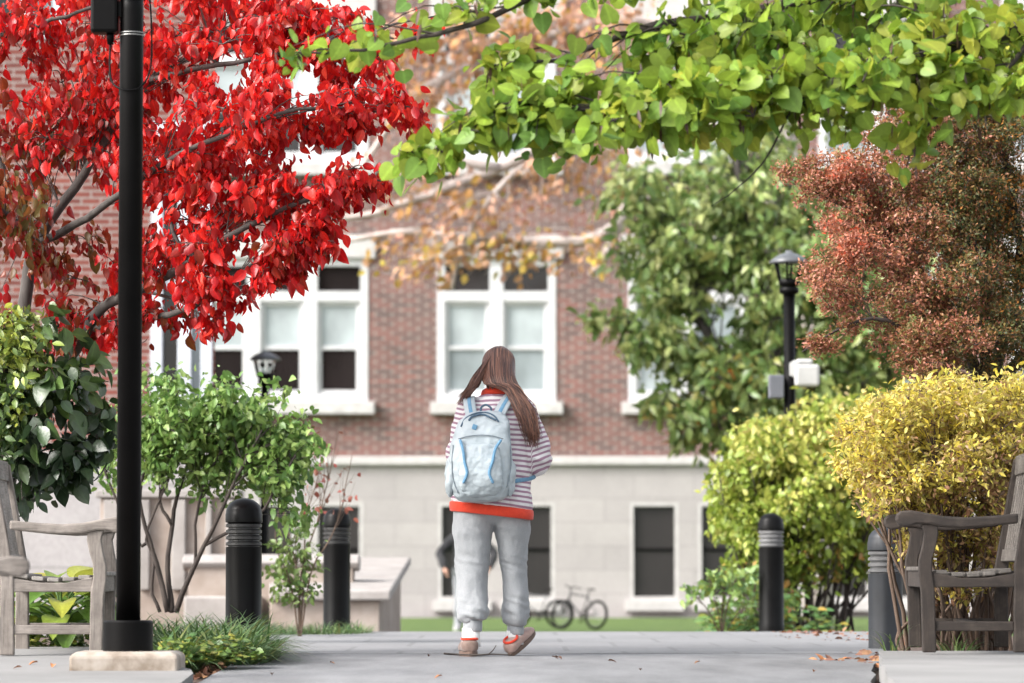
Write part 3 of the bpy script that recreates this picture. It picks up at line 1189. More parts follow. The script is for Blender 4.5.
class Grower:
    """limbs, twigs and the leaves along them"""

    def __init__(self, seed):
        self.r = np.random.default_rng(seed)
        self.wood = MB()
        self.P, self.T, self.N, self.S, self.tone = [], [], [], [], []

    def limb(self, pts, r0, r1, n=14, sides=8, wig=0.02):
        c = crom(pts, n)
        L = sum((c[i + 1] - c[i]).length for i in range(n - 1))
        for i in range(1, n - 1):
            c[i] = c[i] + Vector(self.r.normal(0, wig * L / n * 2, 3))
        self.wood.tube(c, [r0 + (r1 - r0) * i / (n - 1) for i in range(n)], sides)
        return c

    def twigs(self, path, c, rad, n, per, size, tone=0.0, tspan=0.6, twr=0.004, mode='hang', along=0.55, shell=0.6, frm=0.4, jit=0.03, sv=0.25, sub=0, sf=.4):
        r = self.r
        c = np.array(c)
        rad = np.array(rad)
        path = [np.array(p) for p in path]
        hub = None
        for it in range(n):
            v = r.normal(0, 1, 3)
            v /= np.linalg.norm(v)
            e = c + rad * v * (r.random() ** (1 - shell) if shell < 1 else 1)
            if sub and it % sub:
                q = hub
                e = hub + rad * sf * v * (.5 + .5 * r.random())
            elif sub:
                hub = e
            # start at a nearby point of the limb
            k0 = int(len(path) * frm)
            cand = path[k0:]
            if not (sub and it % sub):
                q = cand[min(len(cand) - 1, int(np.argmin([np.linalg.norm(p - e) for p in cand]) * (0.55 + 0.45 * r.random())))]
            d = e - q
            L = np.linalg.norm(d)
            if L < 1e-3:
                continue
            mid = q + d * .5 + np.array([0, 0, .10 * L]) + r.normal(0, .06 * L, 3)
            pts = crom([q, mid, e], 7)
            self.wood.tube(pts, [twr * (1.6 - 1.1 * i / 6) for i in range(7)], 4, caps=False)
            dn = d / L
            tt = min(.97, max(0, tone + r.normal(0, .05)))
            for j in range(per):
                s = 1 - (1 - along) * 1.0 * r.random() ** 1.2
                f = s * 6
                i = min(5, int(f))
                p = np.array(pts[i].lerp(pts[i + 1], f - i)) + r.normal(0, jit, 3)
                if mode == 'hang':
                    T = np.array([0, 0, -1.0]) + r.normal(0, .34, 3) + dn * .22
                    N = np.array([*r.normal(0, 1, 2), .2])
                elif mode == 'mixed':
                    T = dn * .5 + np.array([0, 0, -.45]) + r.normal(0, .6, 3)
                    N = np.array([*r.normal(0, .7, 2), .7]) if r.random() < .6 else np.array([*r.normal(0, 1, 2), .2])
                elif mode == 'soft':
                    T = dn * .55 + np.array([0, 0, -.6]) + r.normal(0, .5, 3)
                    N = np.array([*r.normal(0, .8, 2), .55])
                elif mode == 'flat':
                    T = dn * .8 + r.normal(0, .6, 3) * np.array([1, 1, .5]) + np.array([0, 0, -.15])
                    N = np.array([0, 0, 1.0]) + r.normal(0, .55, 3)
                else:
                    T = r.normal(0, 1, 3) + dn * .8
                    N = r.normal(0, 1, 3) + np.array([0, 0, .5])
                self.P.append(p)
                self.T.append(T)
                self.N.append(N)
                self.S.append(size * (1 + sv * r.normal()) if r.random() > .1 else size * .55)
                self.tone.append(np.clip(tt + r.random() * tspan, 0, 1))

    def finish(self, root, bark, tm, lmat, wood_name='trunk', leaf_name='crown'):
        self.wood.build(wood_name, bark, root, True)
        self.S = np.clip(self.S, 0.003, None)
        return leaves(leaf_name, tm, self.P, self.T, self.N, self.S, self.tone, lmat, root)


def px_r(r, d):
    return r * d / FPX


# ---- red dogwood
def red_tree():
    d0 = 21.2
    root = empty('red_tree', (at(-12, 0, d0).x, d0, ZC - drop_path(d0) - .04))
    tag(root, 'scarlet leaved tree with layered branches spreading behind the tall lamp post', 'tree')
    o = np.array(root.location)
    g = Grower(11)

    def A(px, py, d=d0):
        return Vector(np.array(at(px, py, d)) - o)
    base = Vector((0, 0, -.05))
    g.limb([base, A(-8, 560), A(6, 470, 21.1), A(28, 400, 21)], .085, .06, 12, 10)
    fork = A(28, 400, 21)
    limbs = {}
    limbs['a'] = g.limb([fork, A(70, 358, 20.8), A(100, 310, 20.5), A(140, 290, 20.3), A(190, 262, 20), A(255, 222, 19.9), A(320, 195, 19.9), A(372, 183, 20)], .040, .006, 24, 8)
    limbs['b'] = g.limb([A(95, 328, 20.6), A(130, 320, 20.3), A(180, 312, 20), A(215, 290, 19.8), A(262, 258, 19.7), A(318, 236, 19.7)], .024, .005, 18)
    limbs['c'] = g.limb([fork, A(24, 320, 21), A(36, 245, 21), A(80, 180, 20.9), A(104, 140, 20.8), A(150, 80, 20.6), A(230, 40, 20.5)], .045, .007, 22)
    limbs['d'] = g.limb([A(40, 243, 21), A(70, 228, 20.6), A(112, 200, 20.2), A(170, 160, 20), A(240, 128, 19.8), A(310, 108, 19.8), A(400, 112, 20)], .026, .005, 22)
    limbs['e'] = g.limb([A(36, 245, 21), A(20, 225, 20.6), A(2, 210, 20), A(-40, 180, 19.6)], .024, .006, 12)
    limbs['f'] = g.limb([A(150, 80, 20.6), A(210, 66, 20.4), A(290, 52, 20.2), A(380, 28, 20.2), A(440, 15, 20.2)], .018, .004, 16)
    limbs['g'] = g.limb([A(-60, 62, 20.6), A(0, 36, 20.6), A(45, 22, 20.5), A(90, 8, 20.5), A(150, -20, 20.5)], .018, .006, 14)
    limbs['h'] = g.limb([A(36, 245, 21), A(-10, 150, 21.3), A(-30, 60, 21.5), A(0, -40, 21.5), A(90, -120, 21.3)], .04, .008, 16)
    limbs['i'] = g.limb([A(140, 290, 20.3), A(178, 300, 20.1), A(205, 318, 20), A(222, 324, 20)], .010, .003, 10)
    limbs['j'] = g.limb([A(190, 262, 20), A(170, 215, 20), A(200, 170, 20.2), A(250, 140, 20.4)], .012, .003, 10)
    L = [  # limb, px, py, rx, ry, d, rd, twigs, tone
        ('c', 230, 42, 120, 46, 20.5, .45, 84, .05), ('f', 210, 4, 110, 26, 20.6, .4, 44, .06), ('c', 90, 4, 80, 22, 20.8, .4, 24, .12), ('c', 120, 60, 80, 62, 20.8, .5, 70, .08), ('c', 85, 120, 80, 55, 20.8, .5, 60, .18),
        ('f', 330, 62, 72, 34, 20.2, .35, 50, .04), ('f', 405, 30, 30, 12, 20.2, .15, 9, .05), ('f', 300, 22, 90, 24, 20.3, .3, 34, .10),
        ('d', 375, 112, 44, 24, 20, .25, 40, .02), ('d', 300, 108, 60, 32, 19.9, .3, 44, .05), ('d', 210, 130, 80, 40, 20, .4, 66, .06),
        ('d', 150, 168, 70, 40, 20.2, .4, 52, .12), ('a', 355, 184, 36, 16, 20, .2, 24, .06), ('a', 300, 186, 50, 24, 19.9, .25, 40, .08), ('d', 236, 88, 34, 20, 20.2, .25, 20, .08), ('f', 320, 34, 60, 16, 20.2, .25, 18, .1),
        ('a', 235, 205, 70, 42, 20, .35, 62, .10), ('b', 315, 236, 40, 24, 19.7, .2, 30, .16), ('b', 275, 252, 40, 24, 19.7, .2, 28, .2),
        ('b', 215, 270, 58, 36, 19.8, .3, 46, .18), ('a', 150, 262, 58, 42, 20.3, .35, 34, .22), ('i', 208, 312, 22, 16, 20, .12, 8, .12),
        ('b', 140, 322, 52, 20, 20.3, .25, 24, .26), ('a', 95, 332, 40, 18, 20.7, .25, 16, .3), ('c', 40, 215, 58, 60, 21, .5, 44, .46),
        ('e', 0, 200, 50, 60, 20.2, .5, 40, .58), ('c', 30, 130, 60, 52, 20.9, .45, 44, .42), ('e', 20, 280, 60, 40, 20.8, .4, 26, .42),
        ('g', 30, 40, 70, 44, 20.6, .4, 44, .14), ('g', -60, 60, 60, 60, 20.6, .5, 26, .3), ('h', 40, -70, 120, 60, 21.4, .7, 50, .1),
        ('h', 220, -60, 140, 50, 21.2, .7, 40, .05), ('a', 60, 318, 40, 30, 20.8, .3, 18, .3), ('e', -60, 180, 50, 70, 20, .5, 24, .4), ('j', 245, 160, 40, 20, 20.3, .3, 18, .1)]
    for (k, px, py, rx, ry, d, rd, n, tone) in L:
        g.twigs(limbs[k], A(px, py, d), (px_r(rx, d), rd, px_r(ry, d)), int(n * 1.18), 10, .057, tone - .04, .55, .0024, 'hang', .35, .6, .3, .034, .34, 5, .45)
    lm = leaf_mat('red_dogwood_leaf', [(0.0, (0.78, 0.085, 0.050)), (0.12, (0.70, 0.028, 0.016)), (0.3, (0.60, 0.012, 0.012)), (0.5, (0.34, 0.008, 0.012)), (0.68, (0.25, 0.035, 0.014)), (0.85, (0.20, 0.07, 0.018)), (1.0, (0.12, 0.085, 0.022))], rough=.32, trans=.5, spec=.45)
    g.finish(root, M['bark'], tmpl_ovate(.60, .20, .28), lm)


red_tree()


# ---- redbud overhead
def redbud():
    d0 = 17.2
    p = at(1190, 0, d0)
    root = empty('green_tree', (p.x, d0, ZC - drop_right(d0) - .05))
    tag(root, 'tree with heart shaped yellow green leaves whose branches hang across the top', 'tree')
    o = np.array(root.location)
    g = Grower(23)

    def A(px, py, d=d0):
        return Vector(np.array(at(px, py, d)) - o)
    g.limb([(0, 0, -.1), A(1195, 400), A(1180, 160), A(1150, 20), A(1120, -120)], .12, .08, 14, 12)
    top = A(1150, 20)
    limbs = {}
    limbs['a'] = g.limb([top, A(1040, 24, 17), A(960, 44, 16.8), A(890, 62, 16.6), A(820, 80, 16.5), A(740, 100, 16.4), A(660, 112, 16.3), A(590, 108, 16.3), A(520, 112, 16.3), A(455, 146, 16.3), A(408, 164, 16.3)], .045, .004, 34)
    limbs['b'] = g.limb([top, A(1000, -20, 17), A(860, -10, 16.9), A(740, 14, 16.8), A(640, 30, 16.7), A(560, 60, 16.6), A(490, 66, 16.5)], .042, .005, 26)
    limbs['c'] = g.limb([A(860, -10, 16.9), A(740, -40, 16.8), A(620, -30, 16.7), A(540, -6, 16.6), A(470, 26, 16.5), A(410, 40, 16.5), A(350, 50, 16.5), A(290, 52, 16.5)], .024, .004, 24)
    limbs['d'] = g.limb([A(1040, 24, 17), A(1010, 66, 16.7), A(960, 98, 16.6), A(915, 140, 16.5), A(906, 168, 16.5)], .014, .003, 14)
    limbs['e'] = g.limb([top, A(1080, 60, 17), A(1040, 90, 16.8), A(1000, 118, 16.7)], .018, .004, 10)
    limbs['f'] = g.limb([A(820, 80, 16.5), A(790, 112, 16.5), A(768, 156, 16.5), A(735, 190, 16.5), A(712, 206, 16.5)], .006, .002, 12)
    limbs['h'] = g.limb([top, A(1080, -110, 17.5), A(900, -150, 17.8), A(700, -130, 17.8), A(540, -100, 17.6)], .05, .008, 20)
    L = [
        ('a', 412, 162, 20, 11, 16.3, .08, 7, 9, .2), ('a', 440, 150, 22, 14, 16.3, .1, 9, 9, .18), ('a', 475, 128, 28, 22, 16.3, .14, 14, 9, .18),
        ('a', 520, 118, 42, 38, 16.3, .2, 26, 9, .2), ('b', 492, 68, 30, 26, 16.5, .15, 14, 9, .22), ('b', 560, 98, 40, 22, 16.5, .2, 20, 9, .18),
        ('a', 590, 122, 50, 34, 16.3, .22, 32, 9, .22), ('a', 650, 112, 50, 36, 16.3, .25, 34, 9, .2), ('b', 652, 62, 40, 26, 16.6, .22, 24, 9, .12),
        ('b', 700, 44, 60, 38, 16.7, .3, 40, 9, .12), ('a', 710, 104, 54, 36, 16.4, .25, 36, 9, .2), ('a', 772, 104, 50, 34, 16.5, .25, 32, 9, .2),
        ('b', 780, 30, 60, 40, 16.8, .3, 40, 9, .14), ('a', 840, 82, 58, 46, 16.5, .3, 46, 9, .18), ('b', 870, 24, 64, 40, 16.9, .3, 40, 9, .16),
        ('d', 908, 140, 16, 26, 16.5, .1, 9, 9, .3), ('a', 910, 78, 54, 36, 16.6, .28, 40, 9, .2), ('d', 960, 82, 40, 28, 16.6, .2, 24, 9, .24),
        ('a', 950, 36, 56, 36, 16.8, .3, 34, 9, .24), ('e', 1010, 92, 40, 26, 16.7, .2, 20, 9, .28), ('a', 1020, 40, 50, 36, 17, .3, 24, 9, .3),
        ('c', 298, 50, 22, 6, 16.5, .08, 6, 5, .12), ('c', 340, 44, 26, 8, 16.5, .1, 6, 6, .14), ('c', 390, 28, 30, 9, 16.5, .12, 6, 6, .14),
        ('c', 440, 10, 36, 9, 16.5, .12, 8, 6, .14), ('c', 500, -8, 50, 9, 16.6, .15, 12, 7, .16), ('c', 590, -22, 60, 16, 16.7, .25, 16, 8, .16),
        ('h', 700, -110, 140, 60, 17.8, .6, 40, 9, .2), ('h', 900, -110, 140, 60, 17.8, .6, 40, 9, .2), ('h', 560, -100, 90, 50, 17.6, .5, 24, 9, .2)]
    pods = MB()
    for (k, px, py, rx, ry, d, rd, n, per, tone) in L:
        g.twigs(limbs[k], A(px, py, d), (px_r(rx * 1.05, d), rd * 1.3, px_r(ry * 1.12, d)), int(n * .86), per, .068, tone - .10, .72, .0032, 'mixed', .3, .55, .1, .045, .36, 4, .6)
    lm = leaf_mat('heart_leaf', [(0.0, (0.12, 0.24, 0.06)), (0.2, (0.20, 0.33, 0.05)), (0.42, (0.31, 0.43, 0.05)), (0.58, (0.14, 0.20, 0.025)), (0.68, (0.24, 0.30, 0.035)), (0.86, (0.42, 0.43, 0.055)), (0.97, (0.46, 0.34, 0.03)), (1.0, (0.52, 0.20, 0.03))], rough=.42, trans=.5, spec=.4, var=.35)
    g.finish(root, M['bark_dark'], tmpl_heart(), lm)
    # hanging pods
    r = np.random.default_rng(5)
    P, T, N, S = [], [], [], []
    for (k, px, py, rx, ry, d, rd, n, per, tone) in L[:27]:
        for _ in range(max(2, n // 2)):
            v = r.normal(0, .5, 3)
            P.append(np.array(A(px, py, d)) + v * np.array((px_r(rx, d), rd, px_r(ry, d))))
            T.append([r.normal(0, .15), r.normal(0, .15), -1])
            N.append([*r.normal(0, 1, 2), 0])
            S.append(r.uniform(.06, .09))
    pm = leaf_mat('seed_pod', [(0, (.05, .022, .015)), (1, (.09, .045, .03))], rough=.5, trans=.05)
    po = leaves('seed_pods', tmpl_ovate(.2, .1, .05), P, T, N, S, r.random(len(P)), pm, root)
    po['kind'] = 'stuff'


redbud()


# ---- russet tree, fine leaved
def russet():
    d0 = 22.5
    p = at(985, 0, d0)
    root = empty('russet_tree', (p.x, d0 + .3, ZC - drop_path(d0) - .05))
    tag(root, 'fine leaved russet tree rising behind the bright yellow hedge', 'tree')
    o = np.array(root.location)
    g = Grower(31)

    def A(px, py, d=d0):
        return Vector(np.array(at(px, py, d)) - o)
    b = A(985, 400)
    g.limb([(0, 0, -.05), A(990, 520), b], .08, .06, 8, 8)
    limbs = {}
    limbs['a'] = g.limb([b, A(960, 330), A(910, 260), A(860, 215), A(800, 185)], .04, .006, 16)
    limbs['b'] = g.limb([b, A(985, 300), A(960, 200), A(930, 140), A(900, 110)], .04, .008, 14)
    limbs['c'] = g.limb([b, A(1020, 280, 22.8), A(1010, 180, 22.6), A(1000, 100, 22.6)], .04, .008, 12)
    limbs['d'] = g.limb([b, A(930, 350, 22.2), A(880, 318, 22), A(838, 330, 22), A(802, 352, 22)], .02, .004, 14)
    limbs['e'] = g.limb([b, A(1040, 330), A(1080, 250), A(1100, 160)], .04, .01, 12)
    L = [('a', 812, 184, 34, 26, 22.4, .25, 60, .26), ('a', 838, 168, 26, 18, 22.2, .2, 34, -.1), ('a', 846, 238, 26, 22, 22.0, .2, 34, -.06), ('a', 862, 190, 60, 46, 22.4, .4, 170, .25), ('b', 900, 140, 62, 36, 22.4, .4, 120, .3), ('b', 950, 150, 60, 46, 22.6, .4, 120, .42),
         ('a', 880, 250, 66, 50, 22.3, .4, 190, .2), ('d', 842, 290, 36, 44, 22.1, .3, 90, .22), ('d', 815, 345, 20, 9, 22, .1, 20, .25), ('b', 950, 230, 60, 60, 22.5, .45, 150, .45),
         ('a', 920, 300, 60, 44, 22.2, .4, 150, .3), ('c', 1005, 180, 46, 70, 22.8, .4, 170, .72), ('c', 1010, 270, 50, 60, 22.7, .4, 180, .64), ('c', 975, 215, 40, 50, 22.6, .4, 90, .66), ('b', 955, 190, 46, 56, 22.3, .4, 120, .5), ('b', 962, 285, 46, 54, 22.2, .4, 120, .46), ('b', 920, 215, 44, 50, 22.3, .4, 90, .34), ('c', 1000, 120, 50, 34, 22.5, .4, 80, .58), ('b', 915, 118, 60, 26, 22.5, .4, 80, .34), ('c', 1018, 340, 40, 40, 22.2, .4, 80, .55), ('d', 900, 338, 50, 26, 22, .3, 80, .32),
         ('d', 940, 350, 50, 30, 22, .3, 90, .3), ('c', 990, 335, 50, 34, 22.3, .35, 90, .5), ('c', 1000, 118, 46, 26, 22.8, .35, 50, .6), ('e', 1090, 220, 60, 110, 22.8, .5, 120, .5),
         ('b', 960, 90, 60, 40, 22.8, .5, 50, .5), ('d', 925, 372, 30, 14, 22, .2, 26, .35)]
    for (k, px, py, rx, ry, d, rd, n, tone) in L:
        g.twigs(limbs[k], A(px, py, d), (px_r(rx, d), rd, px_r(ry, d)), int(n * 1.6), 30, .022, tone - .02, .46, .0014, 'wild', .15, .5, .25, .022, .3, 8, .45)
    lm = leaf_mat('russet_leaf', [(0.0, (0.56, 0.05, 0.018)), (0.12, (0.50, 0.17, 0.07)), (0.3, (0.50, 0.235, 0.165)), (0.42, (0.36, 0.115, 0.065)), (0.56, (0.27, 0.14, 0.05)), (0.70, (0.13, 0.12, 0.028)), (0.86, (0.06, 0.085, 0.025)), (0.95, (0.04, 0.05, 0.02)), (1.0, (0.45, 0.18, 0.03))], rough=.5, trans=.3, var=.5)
    g.finish(root, M['bark_dark'], tmpl_small(.5), lm)


russet()


# ---- blurred green tree
def big_green():
    d0 = 46.0
    p = at(770, 0, d0)
    root = empty('green_tree', (p.x, d0, ZC - .93))
    tag(root, 'glossy mid green tree in front of the brick wall, behind the lantern with two boxes', 'tree')
    o = np.array(root.location)
    g = Grower(41)

    def A(px, py, d=d0):
        return Vector(np.array(at(px, py, d)) - o)
    b = A(770, 470)
    g.limb([(0, 0, -.1), A(772, 540), b], .16, .13, 8, 10)
    limbs = {}
    limbs['a'] = g.limb([b, A(740, 400), A(700, 320), A(650, 240), A(630, 180)], .09, .02, 14)
    limbs['b'] = g.limb([b, A(775, 380), A(760, 280), A(740, 180), A(730, 120)], .11, .02, 14)
    limbs['c'] = g.limb([b, A(810, 390), A(850, 320), A(870, 250)], .08, .02, 12)
    limbs['d'] = g.limb([A(720, 360), A(680, 345), A(640, 335), A(596, 318)], .05, .01, 10)
    L = [('a', 645, 200, 40, 36, 46, .8, 46, .3), ('a', 650, 245, 40, 36, 46, .8, 40, .34), ('b', 735, 185, 70, 42, 46, 1.2, 76, .3), ('a', 700, 265, 66, 40, 46, 1, 74, .4), ('b', 780, 270, 66, 56, 46, 1.2, 90, .45),
         ('d', 612, 320, 24, 12, 45.6, .3, 12, .3), ('d', 655, 338, 40, 22, 45.7, .5, 34, .36), ('d', 700, 366, 56, 24, 46, .8, 54, .5), ('c', 840, 330, 60, 60, 46, 1, 84, .5), ('b', 745, 390, 66, 40, 46, 1, 76, .6),
         ('a', 698, 412, 42, 28, 46, .7, 40, .6), ('c', 805, 405, 60, 44, 46, .9, 66, .6), ('c', 860, 390, 40, 50, 46, .8, 46, .55), ('b', 740, 110, 90, 60, 46.5, 1.2, 70, .3), ('c', 890, 250, 60, 80, 46.5, 1, 60, .45),
         ('c', 930, 350, 50, 60, 46.5, 1, 40, .5), ('a', 720, 440, 30, 14, 46, .5, 14, .6), ('b', 760, 330, 46, 24, 46.4, .7, 30, .5), ('b', 805, 205, 40, 44, 46.3, .9, 50, .32), ('c', 845, 260, 50, 60, 46.2, 1, 70, .45), ('b', 745, 240, 60, 40, 46.2, .9, 46, .36), ('a', 672, 296, 44, 26, 46, .7, 28, .36), ('c', 885, 330, 40, 50, 46, .8, 40, .5)]
    for (k, px, py, rx, ry, d, rd, n, tone) in L:
        g.twigs(limbs[k], A(px, py, d), (px_r(rx, d), rd, px_r(ry, d)), int(n * 1.15), 13, .135, tone * .65 - .08, .62, .008, 'soft', .3, .55, .2, .09, .3, 4, .45)
    lm = leaf_mat('glossy_green_leaf', [(0.0, (0.60, 0.58, 0.26)), (0.25, (0.44, 0.50, 0.17)), (0.5, (0.27, 0.38, 0.11)), (0.78, (0.13, 0.23, 0.065)), (0.88, (0.40, 0.38, 0.10)), (0.97, (0.55, 0.22, 0.04)), (1.0, (0.5, 0.14, 0.04))], rough=.3, trans=.35, spec=.7, var=.3)
    g.finish(root, M['bark'], tmpl_ovate(.5, .2, .3, 4), lm)


big_green()


# ---- pale branched tree with thin orange leaves
def orange_tree():
    d0 = 58.0
    p = at(815, 0, d0)
    root = empty('pale_branched_tree', (p.x, d0, ZC - .93))
    tag(root, 'blurred tree with pale branches and sparse orange leaves before the brick facade', 'tree')
    o = np.array(root.location)
    g = Grower(53)

    def A(px, py, d=d0):
        return Vector(np.array(at(px, py, d)) - o)
    g.limb([(0, 0, -.1), A(815, 450), A(810, 300), A(790, 160), A(760, 40), A(700, -80)], .24, .10, 16, 10)
    limbs = {}
    limbs['a'] = g.limb([A(795, 190), A(700, 215), A(640, 195), A(610, 232), A(560, 243), A(480, 238), A(410, 232), A(350, 240)], .14, .04, 20)
    limbs['b'] = g.limb([A(790, 160), A(680, 120), A(580, 130), A(500, 168), A(440, 190), A(380, 212), A(320, 222)], .13, .04, 20)
    limbs['c'] = g.limb([A(580, 130), A(530, 160), A(490, 200), A(462, 250), A(452, 290)], .07, .025, 12)
    limbs['d'] = g.limb([A(760, 40), A(640, 20), A(540, 40), A(460, 70), A(400, 110), A(350, 190)], .12, .035, 18)
    limbs['e'] = g.limb([A(640, 195), A(618, 225), A(602, 262), A(590, 276)], .12, .05, 8)
    limbs['f'] = g.limb([A(500, 168), A(440, 160), A(390, 180), A(340, 184)], .08, .03, 10)
    limbs['g'] = g.limb([A(540, 40), A(470, 20), A(420, 40), A(380, 70)], .045, .012, 10)
    L = [('d', 470, 40, 90, 50, 58, 1, 46, 0), ('d', 430, 110, 70, 40, 58, 1, 30, 0), ('d', 560, 30, 70, 40, 58, 1, 36, 0), ('b', 560, 190, 80, 30, 58, 1, 20, 0), ('a', 600, 262, 50, 22, 58, .8, 10, .2), ('a', 480, 262, 80, 22, 58, .8, 26, .2), ('a', 400, 262, 50, 26, 58, .8, 16, .1),
         ('b', 400, 190, 70, 34, 58, .8, 14, 0), ('c', 470, 220, 50, 40, 58, .8, 14, .1), ('g', 400, 50, 60, 40, 58, .8, 24, 0), ('d', 640, 60, 80, 60, 58, 1, 30, 0), ('b', 640, 170, 50, 40, 58, 1, 8, .1)]
    for (k, px, py, rx, ry, d, rd, n, tone) in L:
        g.twigs(limbs[k], A(px, py, d), (px_r(rx, d), rd, px_r(ry, d)), int(n * 1.5), 7, .13, tone, .8, .006, 'soft', .3, .6, .3, .12)
    lm = leaf_mat('orange_leaf', [(0.0, (0.56, 0.30, 0.22)), (0.4, (0.54, 0.32, 0.20)), (0.7, (0.52, 0.27, 0.08)), (0.88, (0.5, 0.36, 0.05)), (1.0, (0.32, 0.34, 0.06))], rough=.5, trans=.35)
    g.finish(root, M['bark_pale'], tmpl_ovate(.7, .15, .2, 4), lm)


orange_tree()


# ---- shrubs
def hedge(name, label, d0, base_px, outline, seed, size, n, lm, stops_tone, yr, lobes, stem_n, bark, low, mode='wild', cat='hedge', tm=None, twig=.003, per=12, tspan=.5, stem_r=.012, hub=5):
    p = at(base_px, 600, d0)
    z0 = ZC - drop_path(d0) - .05
    root = empty(name, (p.x, d0, z0))
    tag(root, label, cat)
    o = np.array(root.location)
    g = Grower(seed)

    def A(px, py, d):
        return Vector(np.array(at(px, py, d)) - o)
    paths = []
    r = g.r
    for (px, py, rx, ry, d, rd, k, tone) in lobes:
        c = A(px, py, d)
        for s in range(stem_n):
            bx = Vector((r.normal(0, .12) + c.x * .35, r.normal(0, .10) + (c.y) * .5, 0))
            e = c + Vector((r.normal(0, .4) * px_r(rx, d), r.normal(0, .4) * rd, r.normal(0, .3) * px_r(ry, d)))
            mid = bx.lerp(e, .5) + Vector((r.normal(0, .05), r.normal(0, .05), 0))
            paths.append(g.limb([bx, mid, e], stem_r, stem_r * .45, 9, 6))
        allp = [q for pp in paths[-stem_n:] for q in pp[4:]]
        g.twigs(allp, c, (px_r(rx, d), rd, px_r(ry, d)), k, per, size, tone, tspan, twig, mode, .3, .68, 0.0, size * .9, .3, hub, .40)
    return root, g


def yellow_hedge():
    lm = leaf_mat('yellow_hedge_leaf', [(0.0, (0.60, 0.54, 0.13)), (0.25, (0.64, 0.50, 0.065)), (0.38, (0.45, 0.43, 0.09)), (0.52, (0.46, 0.35, 0.11)), (0.7, (0.34, 0.20, 0.10)), (0.86, (0.26, 0.13, 0.075)), (1.0, (0.13, 0.12, 0.04))], rough=.42, trans=.38, var=.35)
    lobes = [(905, 420, 52, 34, 19.8, .5, 150, .0), (960, 408, 60, 32, 19.9, .5, 170, .0), (1015, 408, 50, 32, 20, .5, 130, .0), (870, 450, 36, 40, 19.7, .4, 110, .02), (920, 455, 56, 36, 19.6, .5, 150, .08),
             (980, 450, 60, 36, 19.7, .5, 150, .12), (1040, 440, 50, 46, 20, .5, 90, .1), (884, 490, 34, 26, 19.6, .4, 66, .14), (935, 495, 50, 26, 19.6, .4, 90, .28), (990, 495, 50, 28, 19.7, .4, 90, .34), (1060, 420, 50, 50, 20.2, .5, 80, .1),
             (922, 538, 22, 24, 19.6, .25, 34, .2), (970, 538, 46, 26, 19.7, .3, 56, .28), (960, 572, 48, 22, 19.7, .3, 26, .25), (1010, 545, 30, 24, 19.7, .3, 30, .2), (930, 605, 40, 20, 19.8, .3, 9, .25)]
    root, g = hedge('yellow_hedge', 'bright yellow clipped hedge with bare brown stems behind the right bench', 20.0, 965, None, 61, .033, 0, lm, None, None, lobes, 4, M['bark_brown'], 0, per=26, tspan=.62, twig=.0024, stem_r=.013)
    g.finish(root, M['bark_brown'], tmpl_ovate(.42, .12, .2, 3), lm, 'stems', 'foliage')


yellow_hedge()


def green_hedge():
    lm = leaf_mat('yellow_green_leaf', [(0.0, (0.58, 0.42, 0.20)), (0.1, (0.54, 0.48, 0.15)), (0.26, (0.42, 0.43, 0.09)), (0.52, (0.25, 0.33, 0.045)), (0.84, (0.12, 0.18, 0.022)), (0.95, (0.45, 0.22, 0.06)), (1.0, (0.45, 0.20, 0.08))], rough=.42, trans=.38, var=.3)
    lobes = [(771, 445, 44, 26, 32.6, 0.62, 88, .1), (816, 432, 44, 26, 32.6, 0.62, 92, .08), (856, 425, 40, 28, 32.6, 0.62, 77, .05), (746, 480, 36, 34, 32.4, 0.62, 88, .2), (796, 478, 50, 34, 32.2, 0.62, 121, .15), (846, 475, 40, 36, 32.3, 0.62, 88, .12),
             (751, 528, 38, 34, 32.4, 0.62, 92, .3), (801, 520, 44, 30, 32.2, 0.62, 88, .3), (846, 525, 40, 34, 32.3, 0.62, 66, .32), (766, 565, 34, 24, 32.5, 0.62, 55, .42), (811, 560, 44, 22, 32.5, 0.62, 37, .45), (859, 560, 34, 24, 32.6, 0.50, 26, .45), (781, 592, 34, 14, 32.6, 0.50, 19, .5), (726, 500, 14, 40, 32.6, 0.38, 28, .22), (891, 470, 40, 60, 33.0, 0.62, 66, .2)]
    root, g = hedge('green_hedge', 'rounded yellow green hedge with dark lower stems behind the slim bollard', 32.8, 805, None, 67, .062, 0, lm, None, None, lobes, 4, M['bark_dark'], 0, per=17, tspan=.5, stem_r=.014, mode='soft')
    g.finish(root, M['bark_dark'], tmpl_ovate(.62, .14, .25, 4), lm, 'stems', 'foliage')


green_hedge()


